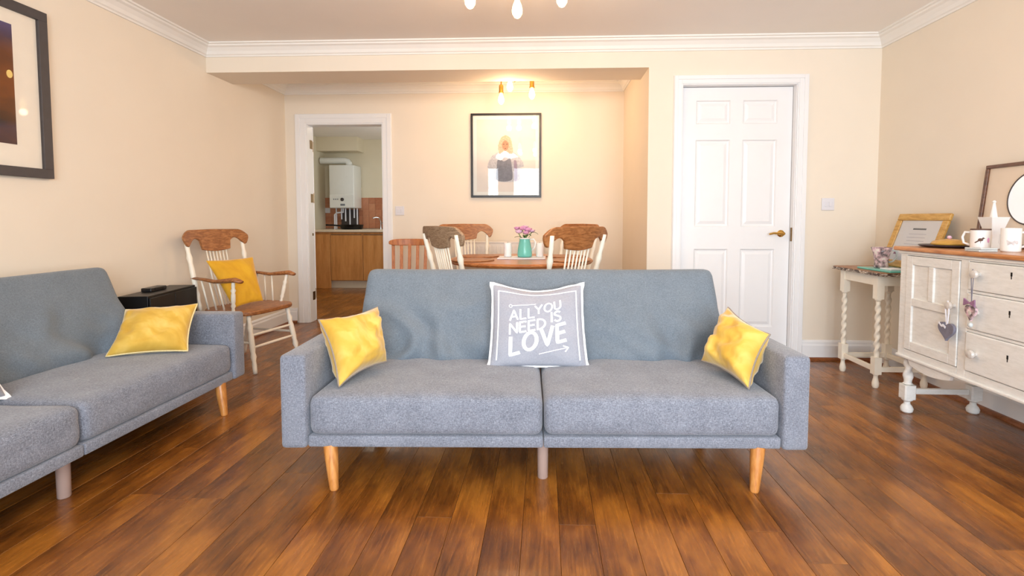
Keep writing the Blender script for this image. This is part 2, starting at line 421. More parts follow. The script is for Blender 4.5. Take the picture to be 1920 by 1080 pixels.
# window wall behind the camera
bm = B(); zs0, zs1 = .45, 2.2
xs = [XL] + [v for w_ in WIN for v in w_] + [XR]
for i in range(0, len(xs), 2): box(bm, xs[i], xs[i + 1], WY - T, WY, -.12, ZC)
for a_, b_ in WIN: box(bm, a_, b_, WY - T, WY, -.12, zs0); box(bm, a_, b_, WY - T, WY, zs1, ZC)
struct('wall_front', bm, 'wall', 'cream window wall behind the camera', 'wall')
for i, (a_, b_) in enumerate(WIN):
    fr_ = B(); m_ = (a_ + b_) / 2
    for q in ((a_, a_ + .05, zs0, zs1), (b_ - .05, b_, zs0, zs1), (a_ + .05, b_ - .05, zs0, zs0 + .05), (a_ + .05, b_ - .05, zs1 - .05, zs1), (m_ - .03, m_ + .03, zs0 + .05, zs1 - .05)):
        box(fr_, q[0], q[1], WY - .09, WY - .04, q[2], q[3])
    w_ = struct('window_%d' % (i + 1), fr_, 'white', ('left', 'middle', 'right')[i] + ' white framed window behind the camera', 'window')
    glaze(w_, a_ + .05, b_ - .05, WY - .07, zs0 + .05, zs1 - .05).name = 'pane'

# cornice: an extruded stepped cove
CP = [(0, -.088), (.010, -.088), (.013, -.078), (.022, -.072), (.030, -.052), (.048, -.030), (.064, -.022), (.068, -.012), (.082, -.010), (.084, 0), (0, 0)]
def sweep(name, prof, a, b, nrm, zb, mat, label, cat, m0=0, m1=0):
    """profile (offset from wall, height) swept a->b; nrm = inward normal; m0/m1 mitre (+1 shortens with offset)."""
    a, b, nrm = Vector(a), Vector(b), Vector(nrm); d = (b - a).normalized(); bm = B()
    A = [bm.verts.new((*(a + nrm * u + d * u * m0), zb + v)) for u, v in prof]
    Bv = [bm.verts.new((*(b + nrm * u - d * u * m1), zb + v)) for u, v in prof]
    n = len(prof); bm.faces.new(A); bm.faces.new(Bv[::-1])
    for i in range(n): bm.faces.new((A[i], Bv[i], Bv[(i + 1) % n], A[(i + 1) % n]))
    return struct(name, bm, mat, label, cat, smooth=False)
sweep('trim_1', CP, (XL, WY), (XL, Y0), (1, 0), ZC, 'cornice', 'white moulded cornice along the top of the left wall', 'cornice', 1, 1)
sweep('trim_2', CP, (XL, Y0), (XR, Y0), (0, -1), ZC, 'cornice', 'white moulded cornice over the beam and panelled door', 'cornice', 1, 1)
sweep('trim_3', CP, (XR, Y0), (XR, WY), (-1, 0), ZC, 'cornice', 'white moulded cornice along the top of the right wall', 'cornice', 1, 1)
sweep('trim_4', CP, (XL, Y0 + .33), (XL, Y1), (1, 0), ZC, 'cornice', 'white cornice on the left side inside the dining recess', 'cornice', 0, 1)
sweep('trim_5', CP, (XL, Y1), (XA, Y1), (0, -1), ZC, 'cornice', 'white cornice across the rear of the dining recess', 'cornice', 1, 1)
sweep('trim_6', CP, (XA, Y1), (XA, Y0 + .33), (-1, 0), ZC, 'cornice', 'white cornice on the right side inside the dining recess', 'cornice', 1, 0)
SK = [(0, 0), (.018, 0), (.018, .105), (.012, .118), (.012, .13), (.005, .142), (0, .145)]
QD = [(.018, 0), (.040, 0), (.038, .010), (.030, .018), (.018, .021)]
def skirt(tag_, a, b, n, m0, m1, where):
    sweep('baseboard_' + tag_, SK, a, b, n, 0, 'white', 'white skirting board ' + where, 'skirting', m0, m1)
    return sweep('quadrant_' + tag_, QD, a, b, n, 0, 'skirt_wood', 'brown oak quadrant bead at the foot of the skirting ' + where, 'moulding', m0, m1)
skirt('right', (XR, Y0), (XR, WY), (-1, 0), 1, 1, 'along the right wall')
skirt('back', (1.882, Y0), (XR, Y0), (0, -1), 0, 1, 'right of the panelled door')
skirt('back_pier', (XA, Y0), (.925, Y0), (0, -1), 0, 0, 'left of the panelled door')
skirt('left', (XL, WY), (XL, Y1), (1, 0), 1, 1, 'along the left wall')
skirt('recess', (-1.46, Y1), (XA, Y1), (0, -1), 0, 1, 'at the rear of the recess')
skirt('recess_side', (XA, Y1), (XA, Y0), (-1, 0), 1, 0, 'on the right side of the recess')
skirt('recess_corner', (XL, Y1), (-2.44, Y1), (0, -1), 1, 0, 'left of the kitchen doorway')

# door casings
def casing(name, x0, x1, zt, y, label, dl, dr, dt=.068, par=None):
    """moulded architrave round an opening on the wall face y (room side at smaller y)."""
    bm = B()
    for k, (ins, out, t) in enumerate(((.0, 1.0, .012), (.12, .85, .018), (.55, .95, .024))):
        a0, a1 = x0 - dl * out, x0 - dl * ins; b0, b1 = x1 + dr * ins, x1 + dr * out
        z0, z1 = zt + dt * ins, zt + dt * out
        box(bm, a0, a1, y - t, y, 0, z1); box(bm, b0, b1, y - t, y, 0, z1); box(bm, a1, b0, y - t, y, z0, z1)
    return struct(name, bm, 'white', label, 'door frame', bev=.002)
c1 = casing('trim_7', DX0 + .008, DX1 - .008, DZ - .01, Y0, 'white moulded architrave round the panelled door', .066, .075)
bx('lining', 'white', c1, (DX0, DX0 + .012, Y0, Y0 + T, 0, DZ), (DX1 - .012, DX1, Y0, Y0 + T, 0, DZ), (DX0 + .012, DX1 - .012, Y0, Y0 + T, DZ - .012, DZ),
   (DX1 - .026, DX1 - .012, Y0 + .075, Y0 + .11, 0, DZ - .02))
bx('strike_plate', 'dark_brass', c1, (DX1 - .016, DX1 - .0115, Y0 + .012, Y0 + .034, .865, .965))
c2 = casing('trim_8', KX0 + .012, KX1 - .012, KZ - .01, Y1, 'white moulded architrave round the open kitchen doorway', .112, .098, .10)
bx('lining', 'white', c2, (KX0, KX0 + .014, Y1, Y1 + T, 0, KZ), (KX1 - .014, KX1, Y1, Y1 + T, 0, KZ), (KX0 + .014, KX1 - .014, Y1, Y1 + T, KZ - .014, KZ))

for z in (1.72, 1.19, .215): bx('hinge', 'dark_brass', c2, (KX0 + .014, KX0 + .0165, Y1 + .055, Y1 + .105, z, z + .085), bev=0)
bx('strike_plate', 'dark_brass', c2, (KX0 + .014, KX0 + .016, Y1 + .07, Y1 + .095, .86, .885), bev=0)

# six panel door
dr = thing('door_1', 'white closed six panel door with a brass lever handle', 'door', ((DX0 + DX1) / 2, Y0 + .05, .006)); dr['kind'] = 'structure'
hw, dh, th = (DX1 - DX0) / 2 - .015, DZ - .022, .038
leafbm = B()
cols = [(-hw + .105, -.045), (.045, hw - .105)]
rows = [(.22, .80), (.965, 1.60), (1.715, 1.885)]
xs_ = [-hw, cols[0][0], cols[0][1], cols[1][0], cols[1][1], hw]
for a_, b_ in ((xs_[0], xs_[1]), (xs_[2], xs_[3]), (xs_[4], xs_[5])): box(leafbm, a_, b_, 0, th, 0, dh)
zz = [0, rows[0][0], rows[0][1], rows[1][0], rows[1][1], rows[2][0], rows[2][1], dh]
for a_, b_ in cols:
    for i in range(0, 8, 2): box(leafbm, a_, b_, 0, th, zz[i], zz[i + 1])
obj('leaf', leafbm, 'white', dr)
for a_, b_ in cols:
    for z0, z1 in rows:
        bm = B()
        o_ = [(a_, z0), (b_, z0), (b_, z1), (a_, z1)]
        def inset(d): return [(a_ + d, z0 + d), (b_ - d, z0 + d), (b_ - d, z1 - d), (a_ + d, z1 - d)]
        rings = [(inset(0), 0.0), (inset(.008), .010), (inset(.018), .012), (inset(.040), .004), (inset(.042), .004)]
        R_ = [[bm.verts.new((u, y_, w_)) for u, w_ in poly] for poly, y_ in rings]
        for p_, q_ in zip(R_, R_[1:]):
            for i in range(4): bm.faces.new((p_[i], p_[(i + 1) % 4], q_[(i + 1) % 4], q_[i]))
        bm.faces.new(R_[-1]); bk = [bm.verts.new((u, th - .006, w_)) for u, w_ in o_]; bm.faces.new(bk)
        for i in range(4): bm.faces.new((R_[0][i], R_[0][(i + 1) % 4], bk[(i + 1) % 4], bk[i]))
        obj('panel', bm, 'white', dr)
bm = B(); hx_ = hw - .062; hz_ = .915
ry = Matrix.Translation((hx_, 0, hz_)) @ Matrix.Rotation(PI / 2, 4, 'X')
lathe(bm, [(.026, 0), (.026, .004), (.02, .009), (.009, .012), (.009, .045), (.012, .05), (.008, .054)], 20, mtx=ry)
tube(bm, [(hx_, -.046, hz_), (hx_ - .03, -.05, hz_ + .002), (hx_ - .07, -.048, hz_ + .004), (hx_ - .1, -.044, hz_ - .004)], [.009, .009, .008, .007], 10)
obj('handle', bm, 'brass', dr, smooth='auto')
for z in (1.72, 1.0, .25):
    bm = B(); lathe(bm, [(.006, 0), (.006, .09)], 8, (-hw - .003, -.004, z)); obj('hinge', bm, 'dark_brass', dr)
# open kitchen door, swung into the kitchen
kd = thing('door_2', 'white door standing open into the kitchen, only its edge seen', 'door', (KX0 + .018, Y1 + T + .004, .006), math.radians(116)); kd['kind'] = 'structure'
bx('leaf', 'white', kd, (0, .73, 0, .038, 0, 1.93), bev=.002)
for z in (1.69, 1.18, .22): bx('hinge', 'dark_brass', kd, (-.004, .0015, .002, .034, z, z + .10), bev=0)
bx('latch', 'dark_brass', kd, (.728, .733, .01, .028, .85, .95), bev=0)

# switches
def switch(loc, label, w=.088, h=.088):
    t = thing('light_switch', label, 'switch', loc)
    bx('plate', 'plastic', t, (-w / 2, w / 2, -.009, 0, -h / 2, h / 2), bev=.003)
    for s in (-1, 1): bx('rocker', 'plastic', t, (s * .016 - .011, s * .016 + .011, -.013, -.009, -.017, .017), bev=.0015)
switch((2.052 - .01, Y0, 1.134), 'square white double light switch right of the panelled door')
switch((-1.404, Y1, 1.108), 'square white double light switch beside the kitchen doorway')

# ---------------------------------------------------------------- kitchen seen through the doorway
KL, KR, KY, KC = -3.46, -1.2, 8.0, 2.27
bm = B(); box(bm, KL, KR, Y1 + T, KY, -.12, -.014)
kf = struct('floor', bm, 'subfloor', 'oak board floor of the kitchen beyond the doorway', 'floor')
planks(kf, KL + .002, KR - .002, Y1 + .003, lambda x: 7.5)
for n_, q in (('wall_kitchen_left', (KL - T, KL, Y1 + T, KY + T)), ('wall_kitchen_right', (KR, KR + T, Y1 + T, KY + T)), ('wall_kitchen_back', (KL, KR, KY, KY + T))):
    bm = B(); box(bm, *q, -.12, KC); struct(n_, bm, 'wall_kitchen', 'beige painted %s wall of the kitchen' % n_.split('_')[-1], 'wall')
bm = B(); box(bm, KL, XL - T, Y1 + T - .05, Y1 + T, -.12, KC); struct('wall_kitchen_front', bm, 'wall_kitchen', 'beige kitchen wall beside the doorway, seen from inside only', 'wall')
bm = B(); box(bm, KL - T, KR + T, Y1 + T, KY + T, KC, KC + .1); struct('ceiling', bm, 'ceiling', 'off-white kitchen ceiling seen through the doorway', 'ceiling')
bm = B(); box(bm, KL, -2.83, KY - .30, KY, 2.06, KC); struct('boxing', bm, 'wall_kitchen', 'boxed-in beige bulkhead over the boiler', 'bulkhead')
# tiles
tb = thing('splashback', 'terracotta coloured tiled splashback above the kitchen worktop', 'splashback', (0, KY, 0)); tb['kind'] = 'structure'
bx('grout', 'tile_grout', tb, (KL, KR, -.006, 0, .875, 1.36), bev=0)
tbm = B(); box(tbm, -.0485, .0485, -.008, 0, -.0475, .0475)
tm = None
for r_ in range(5):
    for c_ in range(17):
        x = KL + .05 + c_ * .1
        if x > -1.9: continue
        if tm is None:
            o = obj('tile', tbm, 'tile', tb); tm = o
        else:
            o = tm.copy(); C.objects.link(o); o.parent = tb
        o.location = (x, -.006, .925 + r_ * .0965)
ku = thing('kitchen_cabinet', 'light wood double-door kitchen base unit with a pale plinth', 'cabinet', (-2.9, 7.42, 0))
bx('carcass', 'kitchen_wood', ku, (-.555, .72, .02, .56, .11, .83))
bx('end_panel', 'kitchen_wood', ku, (-.556, -.54, .0, .56, 0, .83))
bx('plinth', 'kick', ku, (-.34, .72, .05, .065, 0, .11))
for x0, x1 in ((-.245, .232), (.240, .717)):
    d = bx('door', 'kitchen_wood', ku, (x0, x1, -.0, .018, .12, .80), bev=.003)
    bx('handle_rail', 'dark_grille', d, (x0 + .01, x1 - .01, -.003, .0, .788, .797), bev=0)
bx('filler', 'kitchen_wood', ku, (-.54, -.25, .0, .018, .0, .80), bev=.002)
wt = bx('worktop', 'worktop', None, (-3.457, KR - .003, 7.39, KY - .02, .832, .87), bev=.006, seg=3); tag(wt, 'pale worktop running over the kitchen base units', 'worktop')
bl = thing('boiler', 'white wall-hung gas boiler with a flue pipe above', 'boiler', (-3.06, KY - .345, 1.19))
bm = B(); softbox(bm, .19, .16, .325, .012, (2, 2, 2), mtx=Matrix.Translation((0, .16, .325))); obj('casing', bm, 'boiler', bl, smooth='auto')
bx('fascia', 'boiler', bl, (-.185, .185, -.004, .001, .012, .20), bev=.002)
bm = B(); lathe(bm, [(.026, 0), (.026, .01), (.015, .013)], 16, mtx=Matrix.Translation((.01, -.004, .13)) @ Matrix.Rotation(PI / 2, 4, 'X')); obj('dial', bm, 'dark_grille', bl, smooth='auto')
bx('badge', 'ink', bl, (-.02, .05, -.006, -.004, .035, .065), bev=0)
for k in (-.12, -.09, -.06): bx('button', 'ink', bl, (k - .008, k + .008, -.007, -.004, .125, .142), bev=0)
bm = B(); tube(bm, [(.06, .16, .64), (.06, .16, .68), (.04, .16, .715), (0, .16, .73), (-.38, .16, .73)], .05, 16); obj('flue', bm, 'boiler', bl, smooth='auto')
bm = B()
for x_, y_, z_ in ((-.16, .18, -.32), (-.07, .16, -.17), (.0, .14, -.2), (.06, .16, -.32), (.12, .18, -.15), (.16, .2, -.32)):
    tube(bm, [(x_, y_, .0), (x_, y_, z_)], .011, 8)
tube(bm, [(-.02, .1, .0), (-.02, .1, -.06), (-.12, .1, -.07), (-.155, .1, -.1), (-.155, .1, -.32)], .013, 8)
obj('pipework', bm, 'plastic', bl, smooth='auto')
bm = B(); box(bm, -.09, .15, .2, .30, -.27, -.02); obj('pipe_recess', bm, 'dark_grille', bl)
sk = bx('double_socket', 'plastic', None, (-3.52, -3.44, KY - .022, KY - .014, 1.12, 1.2)); sk.location.x = .06; tag(sk, 'small white socket on the tiles left of the boiler pipes', 'socket')
hb = thing('hob', 'black hob pan lying on the worktop below the boiler', 'pan', (-2.88, 7.57, .871))
bm = B(); lathe(bm, [(.14, 0), (.155, .008), (.168, .065), (.172, .07), (.158, .068), (.14, .012)], 24); obj('pan_body', bm, 'black_pan', hb, smooth='auto')
bm = B(); tube(bm, [(-.16, 0, .05), (-.27, -.03, .062), (-.37, -.06, .065)], [.012, .011, .013], 8); obj('handle', bm, 'black_pan', hb, smooth='auto')
hb.name = 'frying_pan'; hb['label'] = 'black frying pan lying on the kitchen worktop below the boiler'
tp = thing('tap', 'curved metal kitchen tap at the right edge of the doorway view', 'tap', (-2.52, 7.82, .871))
bm = B(); tube(bm, [(0, 0, 0), (0, 0, .12), (-.02, -.02, .17), (-.06, -.05, .18), (-.1, -.08, .165)], .011, 10); obj('spout', bm, 'chrome', tp, smooth='auto')
bm = B(); tube(bm, [(0, 0, .07), (.03, -.02, .09), (.05, -.03, .10)], .008, 8); obj('lever', bm, 'chrome', tp, smooth='auto')
bm = B(); lathe(bm, [(.045, 0), (.045, .012), (.03, .014)], 20, (0, 0, -.014)); dl = obj('downlight', bm, 'spot', None, loc=(-1.99, 6.2, KC)); tag(dl, 'round recessed ceiling downlight glowing in the kitchen', 'downlight')
def point(loc, power, col, r=.03):
    l = bpy.data.lights.new('lamp_glow', 'POINT'); l.energy = power; l.color = col; l.shadow_soft_size = r
    o = bpy.data.objects.new('lamp_glow', l); C.objects.link(o); o.location = loc; return o
area('kitchen_fill', (KR - .02, 6.6, 1.5), (0, PI / 2, 0), 1.1, 1.2, 9, (.85, .95, 1.0))  # unseen cool area lamp brightening the kitchen; no window is modelled here
point((-1.99, 6.2, KC - .08), 4, (1, .9, .75))

# ---------------------------------------------------------------- ceiling lights
def fitting(loc, label, arms, R, drop, drops=None, rot=0, power=5):
    t = thing('ceiling_light', label, 'ceiling light', loc)
    bm = B(); lathe(bm, [(.055, 0), (.055, -.012), (.04, -.022), (.012, -.026), (.010, -drop + .1), (.022, -drop + .09), (.022, -drop + .06), (.008, -drop + .05)], 24); obj('ceiling_rose', bm, 'brass', t, smooth='auto')
    for k in range(arms):
        an = rot + 2 * PI * k / arms; cx, cy = R * math.cos(an), R * math.sin(an); dz = drops[k] if drops else 0
        z = -drop + dz
        bm = B(); tube(bm, [(0.02 * math.cos(an), .02 * math.sin(an), -drop + .075), (cx * .5, cy * .5, -drop + .09), (cx * .95, cy * .95, -drop + .095), (cx, cy, -drop + .085), (cx, cy, z + .07)], .006, 8)
        a_ = obj('arm', bm, 'brass', t, smooth='auto')
        bm = B(); lathe(bm, [(.008, .085), (.016, .08), (.019, .07), (.019, .022), (.022, .02), (.022, .012), (.014, .010)], 18, (cx, cy, z)); obj('lamp_holder', bm, 'brass', a_, smooth='auto')
        bm = B(); lathe(bm, [(.010, .012), (.013, .0), (.022, -.022), (.026, -.045), (.024, -.062), (.014, -.078), (.003, -.084)], 18, (cx, cy, z)); obj('bulb', bm, 'bulb', a_, smooth=True)
        point((loc[0] + cx, loc[1] + cy, loc[2] + z - .11), power, (1, .68, .42))
    return t
fitting((-.135, 2.34, ZC), 'brass six-arm ceiling light with glowing bulbs over the front sofa', 6, .25, .215, rot=PI / 2, power=2.2)
fitting((-.25, 4.33, ZC), 'smaller brass three-arm ceiling light in the dining recess', 3, .155, .20, [-.03, 0.015, 0], rot=math.radians(140), power=3.0)

# ---------------------------------------------------------------- cushions
def cushion(name, label, cor, th, mat, pip=None, pull=.07, wr=.006, seed=0, sag=0, cat='cushion'):
    """cor: BL BR TR TL world points; face towards the normal (BR-BL)x(TL-BL)."""
    bl_, br_, tr_, tl_ = [Vector(c) for c in cor]; ctr = (bl_ + br_ + tr_ + tl_) / 4
    nrm = (br_ - bl_).cross(tl_ - bl_).normalized()
    t = thing(name, label, cat, ctr - Vector((0, 0, 0)))
    q = [p - ctr for p in (bl_, br_, tr_, tl_)]
    def base(a, b):
        aa = a * (1 - pull * (1 - b * b) * abs(a) ** 1.5); bb = b * (1 - pull * (1 - a * a) * abs(b) ** 1.5)
        u, v = (aa + 1) / 2, (bb + 1) / 2
        return Vector((0, 0, -sag * (1 - a * a) ** 2 * ((b + 1) / 2) ** 3)) + q[0] * (1 - u) * (1 - v) + q[1] * u * (1 - v) + q[2] * u * v + q[3] * (1 - u) * v
    def thick(a, b):
        e = max(0, (1 - a ** 4) * (1 - b ** 4)) ** .5 * (1 - .25 * (a * a + b * b) / 2)
        w_ = wr * noise.noise(Vector((a * 2.2 + seed, b * 3.1, seed))) * 2 + wr * .8 * noise.noise(Vector((a * 6 + seed, b * 6, seed + 3)))
        return th / 2 * e + w_ * e
    def surf(a, b, s=1, off=0): return base(a, b) + nrm * s * (thick(a, b) + off)
    N = 26
    bm = B(); g_ = {}
    for s in (1, -1):
        for i in range(N + 1):
            for j in range(N + 1):
                a, b = math.sin((i / N - .5) * PI), math.sin((j / N - .5) * PI)
                edge = i in (0, N) or j in (0, N)
                if edge and s == -1: g_[(s, i, j)] = g_[(1, i, j)]
                else: g_[(s, i, j)] = bm.verts.new(surf(a, b, s))
        for i in range(N):
            for j in range(N):
                f_ = [g_[(s, i, j)], g_[(s, i + 1, j)], g_[(s, i + 1, j + 1)], g_[(s, i, j + 1)]]
                bm.faces.new(f_)
    obj('cover', bm, mat, t, smooth=True)
    if pip:
        loop = [(a / 12 - 1, -1) for a in range(0, 24)] + [(1, a / 12 - 1) for a in range(0, 24)] + [(1 - a / 12, 1) for a in range(0, 24)] + [(-1, 1 - a / 12) for a in range(0, 24)]
        bm = B(); tube(bm, [base(a, b) for a, b in loop], .0045, 8, closed=True); obj('piping', bm, pip, t, smooth=True)
    t['_'] = 0; del t['_']
    return t, surf, base

# ---------------------------------------------------------------- sofas
def make_sofa(label, loc, rz, seed):
    t = thing('sofa', label, 'sofa', loc, rz)
    def arm_puff(p, d): return p + Vector((0, 0, .002 * noise.noise(p * 9)))
    for s in (-1, 1):
        bm = B(); softbox(bm, .049, .365, .18, .016, (2, 8, 5), arm_puff, Matrix.Translation((s * .95, .365, .335))); obj('armrest', bm, 'sofa', t, smooth=True)
    for s in (-1, 1):
        bm = B(); softbox(bm, .4495, .30, .022, .008, (10, 4, 1), None, Matrix.Translation((s * .4505, .312, .179))); obj('seat_base', bm, 'sofa', t, smooth=True)
        def puff(p, d, s=s):
            top = max(0, p.z / .075)
            cr = (1 - (p.x / .45) ** 4) * (1 - abs(p.y / .29) ** 4)
            z = p.z + (.010 * cr * top if p.z > 0 else 0) + .0035 * noise.noise(Vector((p.x * 5 + seed, p.y * 6, s * 3))) * (1 if p.z > 0 else 0)
            fold = .005 * noise.noise(Vector((p.x * 7, p.z * 20, seed + s)))
            return Vector((p.x, p.y + (fold if p.y < -.2 else 0), z))
        bm = B(); softbox(bm, .448, .295, .0765, .034, (26, 16, 3), puff, Matrix.Translation((s * .4505, .305, .2765)))
        obj('seat_cushion', bm, 'sofa', t, smooth=True)
    # backrest: tilted slab with sagging folds low down
    L, tilt = .475, math.atan2(.15, .45)
    def bpuff(p, d):
        h = (p.z + L / 2) / L
        y = p.y
        if y < 0:
            low = max(0, 1 - h * 1.35)
            y -= .050 * low * abs(math.sin(p.x * 11 + 3 * noise.noise(Vector((p.x * 3, p.z * 4, seed)))))**3 * (1 if abs(p.x) > .12 else .3)
            y += .010 * noise.noise(Vector((p.x * 4 + seed, p.z * 7, 1))) * (1 - .4 * h)
            y += .012 * noise.noise(Vector((p.x * 9 + p.z * 12, p.z * 5 - p.x * 4, seed)))*low*2
            y += .010 * (1 - (p.x / .89) ** 6) * -1 * math.sin(PI * h)
        x = p.x * (1 + .0 * h) - math.copysign(.025 * max(0, h) ** 2, p.x) * min(1, abs(p.x) / .8)
        return Vector((x, y, p.z + .003 * noise.noise(Vector((p.x * 3, seed, 0))) * h))
    bm = B(); softbox(bm, .892, .062, L / 2, .04, (90, 3, 26), bpuff, Matrix.Translation((0, .515, .335)) @ Matrix.Rotation(-tilt, 4, 'X') @ Matrix.Translation((0, .062, L / 2)))
    obj('backrest', bm, 'sofa_leather', t, smooth=True)
    for x, y, fx, fy in ((-.822, .035, -.797, .0), (.822, .035, .797, .0), (-.785, .56, -.785, .62), (.785, .56, .785, .62)):
        bm = B(); tube(bm, [(x, y, .158), (x * .7 + fx * .3, y * .7 + fy * .3, .11), (fx, fy, .004), (fx, fy, 0)], [.027, .025, .017, .015], 18); obj('leg', bm, 'leg_wood', t, smooth='auto', label='tapered light wood leg')
    bm = B(); tube(bm, [(0, .10, .158), (0, .10, .003), (0, .10, 0)], [.0225, .021, .019], 18); obj('centre_leg', bm, 'leg_grey', t, smooth='auto', label='straight taupe centre leg')
    return t
make_sofa('blue-grey tweed three-seat sofa facing the camera with three cushions', (0, 1.895, 0), math.radians(1.8), 1)
make_sofa('dark grey tweed sofa along the left wall, cut by the picture edge', (-1.675, 1.775, 0), PI / 2, 5)

# cushions on the sofas
cushion('yellow_cushion', 'mustard velvet cushion leaning in the left corner of the front sofa', [(-.809, 1.96, .366), (-.69, 2.19, .405), (-.762, 2.30, .625), (-.93, 2.06, .612)], .17, 'mustard', 'piping', .14, .014, 3)
cushion('yellow_cushion', 'mustard velvet cushion leaning in the right corner of the front sofa', [(.69, 2.24, .41), (.80, 2.0, .368), (.905, 2.07, .566), (.835, 2.34, .628)], .17, 'mustard', 'piping', .14, .014, 8)
cushion('yellow_cushion', 'mustard velvet cushion at the far end of the left sofa', [(-2.09, 2.33, .372), (-1.774, 2.45, .372), (-1.835, 2.62, .578), (-2.126, 2.50, .566)], .13, 'mustard', 'piping_cream', .09, .010, 12)

def print_on(parent, surf, items, name, mat, label=None):
    """flat print: 2-D shapes (a,b) in cushion units laid on the surface."""
    bm = B()
    for poly in items:
        n = len(poly) - 1
        prev = None
        for i in range(n + 1):
            (a0, b0), (a1, b1) = poly[i]
            v0, v1 = bm.verts.new(surf(a0, b0, 1, .0022)), bm.verts.new(surf(a1, b1, 1, .0022))
            if prev: bm.faces.new((prev[0], v0, v1, prev[1]))
            prev = (v0, v1)
    return obj(name, bm, mat, parent, label=label)
def strokes(pts, w, step=.02):
    """polyline -> ribbon sections (pairs of edge points)."""
    P_ = [Vector((*p, 0)) for p in pts]; fine_ = []
    for a, b in zip(P_, P_[1:]):
        k = max(1, int((b - a).length / step))
        for i in range(k): fine_.append(a.lerp(b, i / k))
    fine_.append(P_[-1]); out = []
    for i, p in enumerate(fine_):
        d = (fine_[min(i + 1, len(fine_) - 1)] - fine_[max(i - 1, 0)]).normalized(); nn = Vector((-d.y, d.x, 0)) * w / 2
        e = d * (w / 2 if i == len(fine_) - 1 else (-w / 2 if i == 0 else 0)) * .6
        out.append((((p - nn + e).x, (p - nn + e).y), ((p + nn + e).x, (p + nn + e).y)))
    return out
arc = lambda cx, cy, rx, ry, a0, a1, n=12: [(cx + rx * math.cos(math.radians(a0 + (a1 - a0) * i / n)), cy + ry * math.sin(math.radians(a0 + (a1 - a0) * i / n))) for i in range(n + 1)]
GLY = {
 'A': ([[(0, 0), (.35, 1), (.7, 0)], [(.14, .33), (.56, .33)]], .7), 'L': ([[(0, 1), (0, 0), (.5, 0)]], .5), 'Y': ([[(0, 1), (.33, .5), (.66, 1)], [(.33, .5), (.33, 0)]], .66),
 'O': ([arc(.38, .5, .38, .5, 90, 450, 20)], .76), 'U': ([[(0, 1), (0, .35)] + arc(.3, .3, .3, .3, 180, 360, 8) + [(.6, 1)]], .6),
 'N': ([[(0, 0), (0, 1), (.58, 0), (.58, 1)]], .58), 'E': ([[(.48, 1), (0, 1), (0, 0), (.48, 0)], [(0, .52), (.42, .52)]], .48), 'D': ([[(0, 0), (0, 1)] + arc(.1, .5, .5, .5, 90, -90, 12) + [(0, 0)]], .6),
 'I': ([[(0, 0), (0, 1)]], .02), 'S': ([arc(.25, .76, .24, .24, 40, 200, 8) + arc(.25, .25, .25, .26, 70, -150, 10)], .5), 'V': ([[(0, 1), (.33, 0), (.66, 1)]], .66)}
def line(text, x, y, h, w, slant, sx=1, grow=0):
    """text from (x,y) rising with slope slant; letter height h grows along the line."""
    out = []; cx = x
    for ch in text:
        if ch == ' ': cx += h * .35; continue
        st, adv = GLY[ch]; hh = h + grow * (cx - x)
        for s_ in st: out.append(strokes([(cx + px * hh * sx, y + slant * (cx + px * hh * sx - x) + py * hh) for px, py in s_], w))
        cx += (adv * sx + .24) * hh
    return out
lt, lsurf, lbase = cushion('slogan_cushion', 'square pale grey cushion printed ALL YOU NEED IS LOVE', [(-.247, 2.298, .352), (.196, 2.312, .352), (.178, 2.438, .714), (-.243, 2.425, .714)], .10, 'grey_cotton', None, .04, .006, 21, sag=.028)
txt = []
txt += line('ALL', -.60, .10, .24, .042, .17) + line('YOU', -.05, .27, .22, .040, .24)
txt += line('NEED', -.60, -.24, .25, .045, .20, 1.08) + line('IS', .30, .07, .24, .045, .15, 1.1)
txt += line('LOVE', -.58, -.74, .41, .08, .31, .88)
txt += [strokes([(-.55, .47), (-.04, .55)], .02), strokes(arc(-.59, .46, .035, .035, 0, 360, 10), .02)]
txt += [strokes([(.02, -.72), (.60, -.56)], .02), strokes([(.53, -.52), (.64, -.55), (.57, -.65)], .03)]
print_on(lt, lsurf, txt, 'lettering', 'print', 'white printed words ALL YOU NEED IS LOVE with two arrows')
fr2 = [strokes([(-.87, -.84), (-.87, .84)], .03), strokes([(-.87, .84), (.87, .84)], .03), strokes([(.87, .84), (.87, -.84)], .03)]
print_on(lt, lsurf, fr2, 'border_line', 'print', 'white printed border line')
# flanged edge with little corner ears
bm = B(); lp = [(a / 12 - 1, -1) for a in range(24)] + [(1, a / 12 - 1) for a in range(24)] + [(1 - a / 12, 1) for a in range(24)] + [(-1, 1 - a / 12) for a in range(24)]
nv = len(lp); inn = [bm.verts.new(lbase(a * .985, b * .985)) for a, b in lp]
def ear(a, b):
    k = 1.045 + (.03 if abs(a) > .9 and abs(b) > .9 else 0) + .012 * noise.noise(Vector((a * 4, b * 4, 2)))
    return lbase(a, b) * k + Vector((0, -.004 * math.sin(a * 13 + b * 9), 0))
out_ = [bm.verts.new(ear(a, b)) for a, b in lp]
for i in range(nv): bm.faces.new((inn[i], inn[(i + 1) % nv], out_[(i + 1) % nv], out_[i]))
fl = obj('flange', bm, 'print', lt, label='white flat flange edge'); so = fl.modifiers.new('s', 'SOLIDIFY'); so.thickness = .004; so.offset = 0
